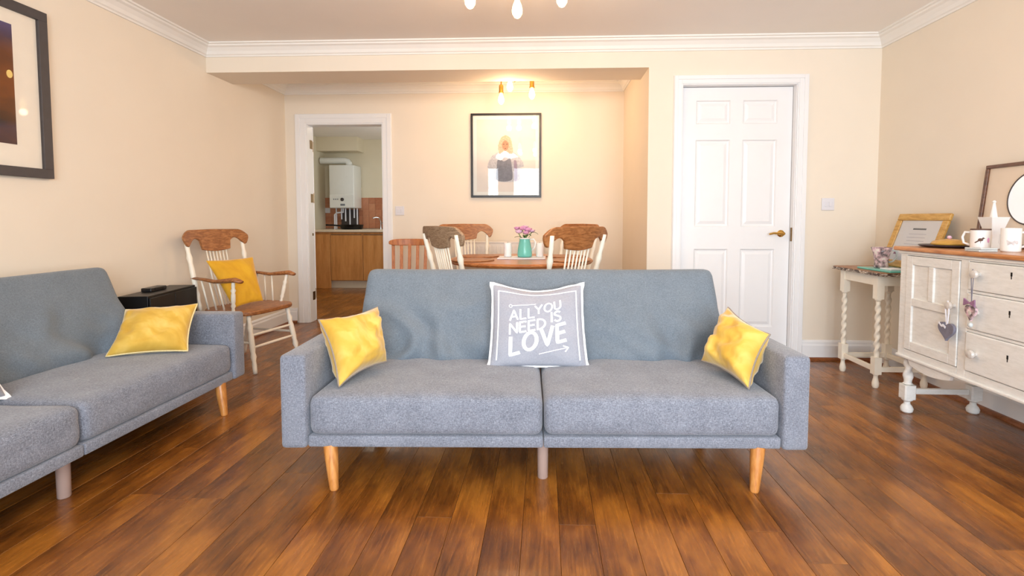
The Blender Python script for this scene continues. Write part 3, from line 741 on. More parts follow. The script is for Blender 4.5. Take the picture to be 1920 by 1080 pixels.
# grey cushion at the near end of the left sofa
gt, gsurf, gbase = cushion('grey_cushion', 'pale grey cushion whose corner enters the picture on the left sofa', [(-2.02, 1.46, .364), (-2.02, 1.81, .364), (-2.195, 1.80, .70), (-2.195, 1.46, .70)], .11, 'grey_cotton', None, .06, .006, 31)
bm = B(); inn = [bm.verts.new(gbase(a * .985, b * .985)) for a, b in lp]
out_ = [bm.verts.new(gbase(a, b) * (1.05 + (.04 if abs(a) > .9 and abs(b) > .9 else 0))) for a, b in lp]
for i in range(nv): bm.faces.new((inn[i], inn[(i + 1) % nv], out_[(i + 1) % nv], out_[i]))
fl = obj('flange', bm, 'print', gt, label='white flat flange edge'); so = fl.modifiers.new('s', 'SOLIDIFY'); so.thickness = .004; so.offset = 0

# ---------------------------------------------------------------- chairs
def post(bm, p0, p1, r=.016, rings=True, seg=12):
    p0, p1 = Vector(p0), Vector(p1); n = 14; pts, rad = [], []
    for i in range(n + 1):
        t_ = i / n; pts.append(p0.lerp(p1, t_))
        rad.append(r * (.82 + .3 * math.sin(PI * t_)) + (.003 if rings and i in (3, 10) else 0) - (.003 if rings and i in (2, 4, 9, 11) else 0))
    tube(bm, pts, rad, seg)

def make_pressback(label, loc, rz, crest_mat, arms=False, seat_z=.45, top_z=.987, sw=.37, sd=.36, cw=.49, rake=.13, legfoot=1.12, group=None, cat='chair', name='dining_chair', big_spindles=False, scale_lobe=1.0, lean_posts=0.0):
    t = thing(name, label, cat, loc, rz, group)
    hy = sd / 2; hw_ = sw / 2
    # seat: rounded saddle
    bm = B(); poly = []
    for k in range(28):
        a_ = 2 * PI * k / 28; cx_, sy_ = math.cos(a_), math.sin(a_)
        poly.append((hw_ * math.copysign(abs(cx_) ** .5, cx_) * (1.0 - .06 * (sy_ > 0) * sy_), hy * math.copysign(abs(sy_) ** .55, sy_)))
    prism(bm, poly, seat_z - .032, seat_z, 'xy'); obj('seat', bm, 'chair_wood', t, bev=.010, seg=3, smooth='auto')
    # back posts
    pb = hw_ - .025; tb_ = (top_z - seat_z)
    yof = lambda z: hy - .03 + rake * (z - seat_z) / tb_
    xo = lambda z: pb + (cw / 2 - .035 - pb) * (z - seat_z) / tb_
    for s in (-1, 1):
        bm = B(); post(bm, (s * pb, yof(seat_z) , seat_z - .01), (s * xo(top_z - .07), yof(top_z - .07) + .004, top_z - .05), .0155)
        obj('back_post', bm, 'cream_paint', t, smooth=True, label='cream painted turned back post')
    # crest rail with rounded ends and a central lobe
    cz = top_z; secs = []; n = 48; h = cw / 2; k = scale_lobe
    for i in range(n + 1):
        x = -h + 2 * h * i / n; u = abs(x) / h
        zt = cz - .004 * u - (.045 * ((u - .72) / .28) ** 2 if u > .72 else 0)
        if u > .80: zb = cz - .118 + (.052 * ((u - .87) / .13) ** 2 if u > .87 else .0) + (.02 * ((.87 - u) / .07) if u < .87 else 0)
        elif u > .42: zb = cz - .064 - .034 * ((u - .61) / .19) ** 2
        else: zb = cz - .126 * k - .012 * math.cos(u / .42 * PI / 2)
        zt = max(zt, zb + .012)
        secs.append((x, zt, zb))
    curve = lambda x: yof(cz - .06) - .022 + .035 * (1 - (x / h) ** 2) - .01
    bm = B(); vs = ribbon(bm, secs, curve, .020)
    for v in vs: v.co.y += (v.co.z - (cz - .06)) * rake / tb_
    obj('crest_rail', bm, crest_mat, t, smooth='auto', bev=.004)
    lz = cz - .132 * k
    for i in range(7):
        x = (-.085 + .17 * i / 6) * (1 if not big_spindles else 1.05)
        bm = B(); tube(bm, [(x * .82, hy - .035, seat_z - .01), (x * .9, (hy - .035 + curve(x)) / 2 + .004, (seat_z + lz) / 2), (x, curve(x) + .011 + (lz - cz + .06) * rake / tb_, lz + .01)], [.0045, .0065, .0045], 8)
        obj('spindle', bm, 'cream_paint', t, smooth=True, label='thin cream spindle')
    # legs
    for sx in (-1, 1):
        for sy in (-1, 1):
            bm = B(); post(bm, (sx * (hw_ - .07), sy * (hy - .06), seat_z - .03), (sx * hw_ * legfoot, sy * hy * (1.05 if sy < 0 else 1.2), 0), .0165)
            obj('leg', bm, 'cream_paint', t, smooth=True, label='cream painted turned leg')
    at = lambda sx, sy, z: Vector((sx * (hw_ - .07), sy * (hy - .06), seat_z - .03)).lerp(Vector((sx * hw_ * legfoot, sy * hy * (1.05 if sy < 0 else 1.2), 0)), 1 - z / (seat_z - .03))
    for z in (.17, .25):
        bm = B(); post(bm, at(-1, -1, z), at(1, -1, z), .009, False); obj('stretcher', bm, 'cream_paint', t, smooth=True, label='cream stretcher')
    for s in (-1, 1):
        bm = B(); post(bm, at(s, -1, .20), at(s, 1, .20), .009, False); obj('stretcher', bm, 'cream_paint', t, smooth=True, label='cream stretcher')
    if arms:
        az = seat_z + .20
        for s in (-1, 1):
            yb, yfr = yof(az) - .0, -hy * .66
            pts = [(s * xo(az), yb + .01, az + .012), (s * (xo(az) + .01), yb - .1, az + .006), (s * (xo(az) + .016), (yb + yfr) / 2, az - .004), (s * (xo(az) + .025), yfr + .08, az + .006), (s * (xo(az) + .02), yfr + .02, az + .012), (s * (xo(az) + .016), yfr - .03, az + .0)]
            bm = B(); tube(bm, pts, [.017, .019, .022, .029, .030, .020], 14, flat=.55); obj('armrest', bm, 'chair_wood', t, smooth=True, label='brown wooden armrest with rounded end')
            bm = B(); post(bm, (s * (hw_ - .03), yfr + .07, seat_z - .01), (s * (xo(az) + .018), yfr + .035, az), .013); obj('arm_post', bm, 'cream_paint', t, smooth=True, label='cream turned arm post')
            for k_ in range(3):
                yy = yfr + .14 + k_ * .065
                bm = B(); tube(bm, [(s * (hw_ - .03), yy, seat_z - .01), (s * (xo(az) + .015), yy + .03, az)], [.007, .006], 8); obj('arm_spindle', bm, 'cream_paint', t, smooth=True, label='cream arm spindle')
    return t
# rocking-style armchair: faces +x and a little towards the camera
ax, ay = -2.09, 3.53
make_pressback('wood and cream spindle-back armchair by the left wall holding a yellow cushion', (ax, ay, 0), math.radians(90 - 13), 'chair_wood', True, .415, .955, .50, .44, .55, .11, .84, name='armchair', cat='armchair', scale_lobe=1.15)
cushion('yellow_cushion', 'plain mustard square cushion propped on the cream spindle armchair', [(-2.08, 3.33, .428), (-1.98, 3.51, .452), (-2.11, 3.62, .752), (-2.29, 3.37, .745)], .09, 'mustard_plain', None, .05, .006, 41)
# dining chairs around the round table
g4 = 'cream painted spindle-back chairs round the dining table'
def at_back(bx_, by_, fx, fy):
    """place a chair so its crest sits over (bx_,by_) and it faces (fx,fy)."""
    d = Vector((fx, fy)).normalized(); off = .20
    return (bx_ + d.x * off, by_ + d.y * off, 0), math.atan2(d.x, -d.y)
l_, r_ = at_back(.158, 2.97, -.64, .77)
chA = make_pressback('spindle-back dining chair with warm oak crest, nearest, right of the vase', l_, r_, 'chair_wood', group=g4)
l_, r_ = at_back(-.58, 3.11, .77, .64)
chB = make_pressback('spindle-back dining chair with greyed worn crest, nearest, left of the vase', l_, r_, 'chair_wood_grey', group=g4)
l_, r_ = at_back(-.655, 4.27, .35, -.94)
dup(chA, 'spindle-back dining chair on the far side of the table, left of the vase', l_, r_, g4)
l_, r_ = at_back(.26, 4.36, -.75, -.66)
dup(chA, 'spindle-back dining chair mostly hidden on the far side of the table, right of the vase', l_, r_, g4)
# lath-back kitchen chair against the rear wall
k = thing('lath_back_chair', 'low orange pine lath-back chair beside the kitchen doorway', 'chair', (-1.20, 4.42, 0), math.radians(8))
bm = B(); prism(bm, [(-.19, -.2), (.19, -.2), (.175, .17), (-.175, .17)], .42, .45, 'xy'); obj('seat', bm, 'pine', k, bev=.01, seg=3)
bm = B(); ribbon(bm, [(x / 20 * .182, .845 - (.02 * (abs(x) / 20) ** 6), .785 + (.016 * (abs(x) / 20) ** 6)) for x in range(-20, 21)], lambda x: .225 - 1.2 * x * x, .024); obj('crest_rail', bm, 'pine', k, bev=.005, smooth='auto')
for x in (-.15, -.075, .0, .075, .15):
    bm = B(); box(bm, -.014, .014, -.007, .007, 0, .37, Matrix.Translation((x * .92, .155, .44)) @ Matrix.Rotation(math.radians(-12), 4, 'X') @ Matrix.Rotation(x * .18, 4, 'Y')); obj('back_slat', bm, 'pine', k, bev=.003)
for sx in (-1, 1):
    for sy in (-1, 1):
        bm = B(); post(bm, (sx * .14, sy * .13, .43), (sx * .185, sy * .19, 0), .018); obj('leg', bm, 'pine', k, smooth=True)
# table
tx, ty = -.16, 3.58
t = thing('dining_table', 'round wooden dining table behind the front sofa', 'table', (tx, ty, 0))
bm = B(); lathe(bm, [(.46, .722), (.49, .726), (.5, .738), (.5, .744), (.49, .752), (0.01, .7525)], 64); obj('tabletop', bm, 'table_top', t, smooth='auto')
bm = B(); lathe(bm, [(.40, .66), (.40, .722)], 40); obj('apron', bm, 'cream_paint', t, smooth='auto')
bm = B(); lathe(bm, [(.07, .12), (.09, .16), (.055, .24), (.04, .36), (.07, .5), (.05, .6), (.09, .66)], 24); obj('pedestal', bm, 'cream_paint', t, smooth='auto')
for q in range(4):
    a_ = PI / 4 + q * PI / 2; bm = B(); tube(bm, [(.05 * math.cos(a_), .05 * math.sin(a_), .17), (.2 * math.cos(a_), .2 * math.sin(a_), .12), (.36 * math.cos(a_), .36 * math.sin(a_), .025), (.4 * math.cos(a_), .4 * math.sin(a_), .022)], [.035, .028, .024, .022], 10); obj('foot', bm, 'cream_paint', t, smooth=True)
TZ = .7526
def mat_(x, y, label):
    bm = B(); lathe(bm, [(.13, 0), (.145, .001), (.146, .006), (.14, .008), (0.01, .008)], 40, ); o = obj('placemat', bm, 'chair_wood', None, smooth='auto', loc=(x, y, TZ)); tag(o, label, 'placemat', 'round wooden placemats')
mat_(-.475, 3.74, 'round wooden placemat at the far left of the dining table')
mat_(-.475, 3.38, 'round wooden placemat at the near left of the dining table')
mat_(.16, 3.74, 'round wooden placemat at the far right of the dining table')
mat_(.165, 3.38, 'round wooden placemat at the near right of the dining table')
rn = B(); softbox(rn, .165, .12, .0035, .003, (10, 5, 1), lambda p, d: p + Vector((0, 0, .0012 * noise.noise(p * 30)))); o = obj('table_runner', rn, 'linen', None, smooth=True, loc=(-.155, 3.58, TZ + .0045)); tag(o, 'folded white cloth under the vase on the dining table', 'cloth')
RZ = TZ + .0095
def candle(x, label):
    t = thing('pillar_candle', label, 'candle', (x, 3.60, RZ), 0, 'white candles beside the vase')
    bm = B(); lathe(bm, [(.024, 0), (.026, .003), (.026, .094), (.022, .098), (.008, .094)], 24); obj('wax', bm, 'wax', t, smooth='auto')
    bm = B(); tube(bm, [(0, 0, .092), (.001, 0, .104)], .0012, 6); obj('wick', bm, 'black_pan', t)
candle(-.255, 'white pillar candle left of the turquoise jug'); candle(-.03, 'white pillar candle right of the turquoise jug')
v = thing('jug', 'turquoise enamel jug used as a vase on the dining table', 'jug', (-.135, 3.58, RZ))
bm = B(); lathe(bm, [(.042, 0), (.05, .004), (.052, .02), (.048, .06), (.040, .10), (.036, .12), (.038, .132), (.034, .132), (.032, .12), (.035, .1), (.042, .05), (.04, .01)], 32); obj('body', bm, 'turquoise', v, smooth=True)
bm = B(); tube(bm, [(.038, 0, .122), (.062, 0, .125), (.075, 0, .105), (.07, 0, .07), (.05, 0, .045)], .006, 10); obj('handle', bm, 'ceramic', v, smooth=True, label='pale curved handle')
bm = B(); lathe(bm, [(.0385, .126), (.041, .13), (.0385, .134)], 28); obj('rim', bm, 'ceramic', v, smooth=True)
hs = [(-.04, -.01, .165, 'pink_pale', .030), (-.012, -.02, .188, 'pink', .031), (.022, -.015, .178, 'pink', .032), (.0, .02, .195, 'pink_pale', .028), (-.055, .01, .190, 'pink', .024), (.05, 0, .172, 'pink_pale', .024), (.01, -.03, .160, 'pink', .026)]
for i, (x, y, z, c_, r_) in enumerate(hs):
    fl = thing('flower', ['pale pink flower low on the left of the jug', 'deep pink flower at the centre front of the jug', 'deep pink flower right of centre in the jug', 'pale pink flower highest at the rear of the jug', 'small pink flower highest on the left of the jug', 'small pale pink flower farthest right in the jug', 'pink flower lowest at the front of the jug'][i], 'flower', (-.135, 3.58, RZ), 0, 'pink flowers in the turquoise jug')
    bm = B(); tube(bm, [(x * .2, y * .2, .02), (x * .4, y * .4, .12), (x, y, z)], .0022, 6); obj('stem', bm, 'stem', fl)
    bm = B()
    for ring, (n_, tilt_, s_) in enumerate(((4, .25, .62), (6, .6, .85), (7, 1.0, 1.0))):
        for q in range(n_):
            a_ = 2 * PI * q / n_ + ring * .5; mt = Matrix.Translation((x, y, z)) @ Matrix.Rotation(a_, 4, 'Z') @ Matrix.Rotation(tilt_, 4, 'Y')
            w_ = r_ * s_; prev = None
            for j in range(5):
                h_ = j / 4; half = w_ * .62 * math.sin(PI * min(.92, .18 + h_ * .78)); cup = .25 * w_ * math.sin(PI * h_)
                row = [mt @ Vector((cup - abs(u) * w_ * .25, u * half, h_ * w_ * 1.15)) for u in (-1, 0, 1)]
                row = [bm.verts.new(p) for p in row]
                if prev:
                    for m_ in (0, 1): bm.faces.new((prev[m_], prev[m_ + 1], row[m_ + 1], row[m_]))
                prev = row
    obj('petals', bm, c_, fl, smooth=True)
for i, (dx, dy, lz_, lab) in enumerate(((.095, -.01, .15, 'long dark leaf arching over the right side of the jug'), (-.07, -.02, .12, 'short green leaf on the left rim of the jug'), (.045, -.045, .135, 'green leaf at the front right of the jug rim'), (.0, -.05, .13, 'green leaf hanging over the front rim of the jug'))):
    bm = B(); prev = None
    for j in range(9):
        h_ = j / 8; p = Vector((dx * h_, dy * h_, .125 + (lz_ - .1) * math.sin(PI * min(1, h_ * .75)))); wv = .013 * math.sin(PI * (h_ * .92 + .04))
        sdir = Vector((-dy, dx, 0)).normalized() * wv
        row = [bm.verts.new(p - sdir), bm.verts.new(p + Vector((0, 0, -.003))), bm.verts.new(p + sdir)]
        if prev:
            for m_ in (0, 1): bm.faces.new((prev[m_], prev[m_ + 1], row[m_ + 1], row[m_]))
        prev = row
    o = obj('leaf', bm, 'leaf', None, smooth=True, loc=(-.135, 3.58, RZ)); tag(o, lab, 'leaf', 'leaves in the turquoise jug')
# radiator on the rear wall
rd = thing('radiator', 'low white panel radiator on the rear wall behind the table', 'radiator', (-.42, Y1 - .01, 0))
bx('panel', 'radiator', rd, (-.42, .42, -.075, -.055, .22, .80), bev=.006)
for i in range(22): bx('fin', 'radiator', rd, (-.405 + i * .0375, -.388 + i * .0375, -.081, -.075, .25, .77), bev=.002)
bx('top_grille', 'radiator', rd, (-.42, .42, -.08, -.02, .797, .812), bev=.003)
for s in (-1, 1): bx('bracket', 'radiator', rd, (s * .3 - .02, s * .3 + .02, -.055, 0, .3, .34), bev=0)
for s in (-1, 1):
    bm = B(); tube(bm, [(s * .44, -.06, -.0), (s * .44, -.06, .24), (s * .40, -.06, .25)], .009, 8); obj('pipe', bm, 'chrome', rd, smooth='auto')

# ---------------------------------------------------------------- pictures
def frame_geo(t, w, h, fw, dep, mat, mat_bm=None, face='y'):
    """frame centred on the origin in xz, front at y=-dep, back at y=0."""
    for nm, q in (('top', (-w / 2, w / 2, h / 2 - fw, h / 2)), ('bottom', (-w / 2, w / 2, -h / 2, -h / 2 + fw)), ('left', (-w / 2, -w / 2 + fw, -h / 2 + fw, h / 2 - fw)), ('right', (w / 2 - fw, w / 2, -h / 2 + fw, h / 2 - fw))):
        bx('frame_side', mat, t, (q[0], q[1], -dep, -.001, q[2], q[3]), bev=.0015)
pt = thing('framed_portrait', 'black framed portrait print of a pale-haired person in a fur collar', 'picture', ((-.703 - .028) / 2, Y1, 1.634))
pw, ph = .675, .80
frame_geo(pt, pw, ph, .020, .028, 'black_frame')
bx('mat', 'mat_board', pt, (-pw / 2 + .02, pw / 2 - .02, -.010, -.004, -ph / 2 + .02, ph / 2 - .02), bev=0)
bx('print', plain('print_ground', srgb(240, 226, 212), .7, 0, .03, 5), pt, (-pw / 2 + .055, pw / 2 - .055, -.0112, -.010, -ph / 2 + .055, ph / 2 - .055), bev=0)
def flat(name, polys, mat, d, parent):
    bm = B()
    for p in polys: prism(bm, p, -.0112 - d, -.0110 - d + .0, 'xz')
    return obj(name, bm, mat, parent)
ell = lambda cx, cz, rx, rz, n=24, a0=0, a1=360: [(cx + rx * math.cos(math.radians(a0 + (a1 - a0) * i / n)), cz + rz * math.sin(math.radians(a0 + (a1 - a0) * i / n))) for i in range(n)]
cx_, hz_ = .0, .11
def blob(pts, amp=.006, k=3, seed=0):
    """smooth closed outline through the points with a slightly furry edge."""
    n = len(pts); out = []
    for i in range(n):
        p0, p1, p2, p3 = [Vector((*pts[(i + j - 1) % n], 0)) for j in range(4)]
        for q in range(k * 2):
            t = q / (k * 2)
            p = .5 * ((2 * p1) + (p2 - p0) * t + (2 * p0 - 5 * p1 + 4 * p2 - p3) * t * t + (3 * p1 - p0 - 3 * p2 + p3) * t ** 3)
            p += Vector((noise.noise(p * 60 + Vector((seed, 0, 0))), noise.noise(p * 60 + Vector((0, seed, 5))), 0)) * amp
            out.append((p.x, p.y))
    return out
flat('garment', [blob([(-.10, -.24), (-.12, -.13), (-.175, -.12), (-.165, -.05), (-.12, .005), (-.06, .035), (.03, .045), (.09, .02), (.14, -.03), (.17, -.10), (.13, -.125), (.115, -.24)])], 'art_fur', .0004, pt)
flat('garment_front', [blob([(-.075, -.03), (-.02, -.055), (.04, -.03), (.055, -.12), (.05, -.235), (-.085, -.235), (-.09, -.13)], .003)], 'art_grey', .0008, pt)
flat('garment_side', [blob([(.075, -.05), (.10, -.06), (.108, -.14), (.105, -.235), (.08, -.235), (.078, -.14)], .003)], 'art_mauve', .0008, pt)
flat('collar', [blob([(-.10, -.02), (-.07, .03), (-.01, .04), (.06, .03), (.11, -.01), (.05, -.03), (-.01, -.02), (-.05, -.045)], .010, 4, 3)], 'paper', .0010, pt)
flat('hair', [blob([(-.07, .03), (-.075, .09), (-.055, .16), (-.01, .19), (.04, .17), (.06, .10), (.065, .03), (.035, .02), (-.01, .05), (-.05, .02)], .006, 4, 9)], 'art_hair', .0012, pt)
flat('face', [blob([(-.038, .11), (-.01, .145), (.024, .115), (.020, .07), (-.006, .045), (-.032, .07)], .001)], 'art_skin', .0016, pt)
flat('features', [ell(-.023, .108, .009, .0035, 8), ell(.009, .108, .009, .0035, 8), ell(-.007, .068, .009, .003, 8)], 'art_dark', .0020, pt)
glaze(pt, -pw / 2 + .02, pw / 2 - .02, -.0205, -ph / 2 + .02, ph / 2 - .02)
# big picture on left wall, partly out of view
py0, py1, pz0, pz1 = 1.70, 2.527, 1.232, 2.057
pl = thing('framed_picture', 'charcoal framed dark orange print in a wide cream mount on the left wall', 'picture', (XL, (py0 + py1) / 2, (pz0 + pz1) / 2), PI / 2)
W_, H_ = py1 - py0, pz1 - pz0
frame_geo(pl, W_, H_, .046, .03, 'grey_frame')
bx('mount', 'mat_board', pl, (-W_ / 2 + .046, W_ / 2 - .046, -.014, -.004, -H_ / 2 + .046, H_ / 2 - .046), bev=0)
bx('print', 'sunset', pl, (-W_ / 2 + .165, W_ / 2 - .165, -.0155, -.014, -.262, .300), bev=0)
bm = B(); prism(bm, ell(W_ / 2 - .185, .065, .014, .019, 16), -.0165, -.0155, 'xz'); obj('print_light', bm, 'glow_print', pl, label='pale yellow light in the print')
glaze(pl, -W_ / 2 + .046, W_ / 2 - .046, -.022, -H_ / 2 + .046, H_ / 2 - .046, 'low_reflection_glass')

# ---------------------------------------------------------------- black unit beside the armchair
t = thing('media_cabinet', 'gloss black low cabinet between the left sofa and the armchair', 'cabinet', (-2.38, 3.05, 0), math.radians(90 + 9))
bx('body', 'black_gloss', t, (-.26, .26, -.085, .075, .03, .588), bev=.003)
bx('plinth', 'black_frame', t, (-.24, .24, -.07, .07, 0, .03), bev=0)
for a_, b_ in ((-.256, -.002), (.002, .256)): bx('door', 'black_gloss', t, (a_, b_, -.097, -.086, .04, .575), bev=.002)
t = thing('remote_control', 'small black media player lying on the black cabinet', 'media player', (-2.40, 3.04, .589), math.radians(96))
bx('body', 'black_frame', t, (-.075, .075, -.03, .03, 0, .022), bev=.004); bx('display', 'black_gloss', t, (-.04, .04, -.0315, -.03, .005, .017), bev=0)
t.name = 'media_player'

# ---------------------------------------------------------------- side table with barley-twist legs
def twist(r0, amp, pitch, ph=0):
    return lambda r, z, a: r * (1 + amp * math.cos(2 * (a - 2 * PI * z / pitch + ph))) if r < 0 else r
def barley(bm, x, y, z0, z1, r, pitch, amp=.30, seg=16):
    n = int((z1 - z0) / .006); rings = []
    for i in range(n + 1):
        z = z0 + (z1 - z0) * i / n; e = min(1, min(i, n - i) / 6)
        rings.append([bm.verts.new((x + (r * (1 + amp * e * math.cos(2 * (2 * PI * k_ / seg) - 2 * PI * z / pitch))) * math.cos(2 * PI * k_ / seg), y + (r * (1 + amp * e * math.cos(2 * (2 * PI * k_ / seg) - 2 * PI * z / pitch))) * math.sin(2 * PI * k_ / seg), z)) for k_ in range(seg)])
    for a, b in zip(rings, rings[1:]):
        for i in range(seg): bm.faces.new((a[i], a[(i + 1) % seg], b[(i + 1) % seg], b[i]))
    bm.faces.new(rings[0][::-1]); bm.faces.new(rings[-1])
st = thing('side_table', 'cream barley-twist side table with a dark worn wooden top', 'table', (2.165, 3.335, 0))
cp = .03
def ctop(hx_, hy_, c_): return [(-hx_ + c_, -hy_), (hx_ - c_, -hy_), (hx_, -hy_ + c_), (hx_, hy_ - c_), (hx_ - c_, hy_), (-hx_ + c_, hy_), (-hx_, hy_ - c_), (-hx_, -hy_ + c_)]
bm = B(); prism(bm, ctop(.195, .27, .0 + .03), .690, .707, 'xy'); obj('tabletop', bm, 'side_edge', st, bev=.004, label='dark distressed table top edge')
bm = B(); prism(bm, ctop(.19, .265, .03), .7075, .7095, 'xy'); obj('top_surface', bm, 'chair_wood', st, bev=0)
bx('apron', 'cream_paint', st, (-.155, .155, -.19, -.172, .625, .689), (-.155, .155, .172, .19, .625, .689), (-.155, -.137, -.172, .172, .625, .689), (.137, .155, -.172, .172, .625, .689), bev=.002)
for sx in (-1, 1):
    for sy in (-1, 1):
        x, y = sx * .143, sy * .172; bm = B()
        s_ = .021
        box(bm, x - s_, x + s_, y - s_, y + s_, .545, .69)
        lathe(bm, [(.012, .53), (.020, .538), (.020, .546)], 14, (x, y, 0)); barley(bm, x, y, .19, .53, .0135, .055)
        box(bm, x - s_, x + s_, y - s_, y + s_, .085, .19)
        lathe(bm, [(.014, 0), (.019, .012), (.020, .03), (.013, .06), (.012, .075), (.018, .085)], 16, (x, y, 0))
        obj('leg', bm, 'cream_paint', st, smooth='auto', label='cream barley-twist leg')
for q in ((-.125, .125, -.181, -.163), (-.125, .125, .163, .181)): bx('stretcher', 'cream_paint', st, (*q, .098, .128), bev=.002)
for q in ((-.152, -.134, -.155, .155), (.134, .152, -.155, .155)): bx('stretcher', 'cream_paint', st, (*q, .098, .128), bev=.002)
SZ = .7096
tr_ = bx('tray', 'turquoise', None, (2.03, 2.33, 3.085, 3.40, SZ, SZ + .012), bev=.004); tag(tr_, 'flat turquoise tray on the barley-twist side table', 'tray')
jg = thing('patterned_mug', 'purple and grey patterned flared mug on the turquoise tray', 'mug', (2.125, 3.31, SZ + .0125))
bm = B(); lathe(bm, [(.038, 0), (.040, .004), (.036, .03), (.046, .09), (.058, .128), (.055, .128), (.043, .09), (.032, .03)], 28); obj('body', bm, 'patterned', jg, smooth=True)
bm = B(); tube(bm, [(.05, -.01, .11), (.08, -.015, .105), (.085, -.015, .07), (.062, -.012, .04), (.04, -.008, .035)], .006, 10); obj('handle', bm, 'frost', jg, smooth=True)
wb = bx('book', 'paper', None, (2.06, 2.14, 3.12, 3.22, SZ + .0125, SZ + .021), bev=.001); tag(wb, 'small pale booklet lying on the turquoise tray', 'booklet')
# gold framed certificate leaning on the right wall
lean = math.atan2(.12, .34)
gf = thing('framed_certificate', 'gold framed white card leaning on the wall above the side table', 'picture', (2.225, 3.25, SZ + .014))
gf.rotation_euler = (-lean, 0, -PI / 2)
W_, H_ = .43, .355
g0 = []
def gpart(name, mat, *bxs, **k):
    bm = B()
    for b_ in bxs: box(bm, *b_)
    return obj(name, bm, mat, gf, **k)
for q in ((-W_ / 2, W_ / 2, 0, .045), (-W_ / 2, W_ / 2, H_ - .045, H_), (-W_ / 2, -W_ / 2 + .045, .045, H_ - .045), (W_ / 2 - .045, W_ / 2, .045, H_ - .045)):
    gpart('frame_side', 'gold_frame', (q[0], q[1], -.014, .006, q[2], q[3]), bev=.006)
gpart('card', 'paper', (-W_ / 2 + .045, W_ / 2 - .045, -.004, 0, .045, H_ - .045))
gpart('title_line', 'ink', (-.05, .06, -.0045, -.004, H_ - .105, H_ - .095))
for i in range(5): gpart('text_line', plain('faint_ink', srgb(206, 208, 218), .8), (-.07 - .01 * (i % 2), .075, -.0045, -.004, H_ - .135 - i * .022, H_ - .131 - i * .022))
gpart('corner_mark', 'mauve', (-.14, -.11, -.0045, -.004, .085, .098), (.08, .11, -.0045, -.004, .07, .085))
glaze(gf, -W_ / 2 + .045, W_ / 2 - .045, -.008, .045, H_ - .045, 'low_reflection_glass')

# ---------------------------------------------------------------- sideboard
sb = thing('sideboard', 'white distressed sideboard with an oak top along the right wall', 'sideboard', (1.90, 0, 0))
# local x from front 0 to back .45, y along the wall 1.48..2.80
YA, YB = 1.49, 2.80; Dp = .445
bm = B(); prism(bm, [(-.022, YA - .03), (Dp, YA - .03), (Dp, YB + .035), (-.022, YB + .035)], .862, .884, 'xy'); obj('top', bm, 'side_top', sb, bev=.008, seg=3, label='oak top with rounded edge')
bx('carcass', 'distressed', sb, (.02, Dp - .005, YA, YB, .30, .855), bev=.002)
bx('top_moulding', 'distressed', sb, (-.008, Dp - .003, YA - .008, YB + .008, .848, .862), bev=.004)
yd = 2.385   # split between door and drawers
stl = [(YB - .045, YB), (yd - .022, yd + .022), (1.905 - .022, 1.905 + .022), (YA, YA + .045)]
bx('front_frame', 'distressed', sb, *[(0, .02, a_, b_, .30, .85) for a_, b_ in stl],
   *[(0, .02, a_, b_, z0, z1) for a_, b_ in ((yd + .022, YB - .045), (1.927, yd - .022), (YA + .045, 1.883)) for z0, z1 in ((.30, .345), (.84, .85))],
   *[(0, .02, 1.927, yd - .022, z0, z1) for z0, z1 in ((.70, .712), (.525, .537))], bev=.002)
bx('base_moulding', 'distressed', sb, (-.010, .02, YA - .006, YB + .006, .298, .312), bev=.004)
def sdoor(a_, b_, ksign):
    z0, z1 = .348, .837; zr = .60; w = .045
    d = bx('door', 'distressed', sb, (-.004, .014, a_, a_ + w, z0, z1), (-.004, .014, b_ - w, b_, z0, z1), (-.004, .014, a_ + w, b_ - w, z0, z0 + w), (-.004, .014, a_ + w, b_ - w, z1 - w, z1),
           (-.004, .014, a_ + w, b_ - w, zr - .02, zr + .02), (-.004, .014, (a_ + b_) / 2 - .016, (a_ + b_) / 2 + .016, zr + .02, z1 - w), bev=.003)
    for q in ((a_ + w, b_ - w, z0 + w, zr - .02), (a_ + w, (a_ + b_) / 2 - .016, zr + .02, z1 - w), ((a_ + b_) / 2 + .016, b_ - w, zr + .02, z1 - w)):
        bm = B(); box(bm, .006, .012, *q); obj('panel', bm, 'distressed', d)
    knob(d, a_ + .022 if ksign < 0 else b_ - .022, .628)
def knob(par, y, z):
    bm = B(); lathe(bm, [(.010, 0), (.008, .010), (.017, .018), (.020, .026), (.017, .034), (.006, .038)], 18, mtx=Matrix.Translation((-.003, y, z)) @ Matrix.Rotation(-PI / 2, 4, 'Y')); obj('knob', bm, 'knob', par, smooth='auto', label='pale grey glass knob')
sdoor(yd + .025, YB - .048, -1); sdoor(YA + .048, 1.88, 1)
for z0, z1 in ((.714, .838), (.539, .698), (.348, .523)):
    d = bx('drawer', 'distressed', sb, (-.006, .014, 1.930, yd - .025, z0, z1), bev=.005)
    zc = (z0 + z1) / 2
    for y in (yd - .085, 1.99): knob(d, y, zc + (.012 if z0 > .7 else 0))
    bx('keyhole', 'black_pan', d, (-.0066, -.005, 2.143, 2.151, zc + .02, zc + .036), (-.0066, -.005, 2.145, 2.149, zc + .008, zc + .02), bev=0)
def apron(a_, b_):
    n_ = 24; pts = [(b_, .30), (a_, .30)]
    for i in range(n_ + 1):
        u = i / n_; y = a_ + (b_ - a_) * u; pts.append((y, .30 - (.012 + .036 * math.sin(PI * u) ** .8 - (.02 if u < .12 or u > .88 else 0))))
    bm = B(); prism(bm, pts, .0, .018, 'yz'); obj('apron', bm, 'distressed', sb, label='curved shaped apron under the door')
apron(yd + .02, YB - .05); apron(YA + .05, 1.89)
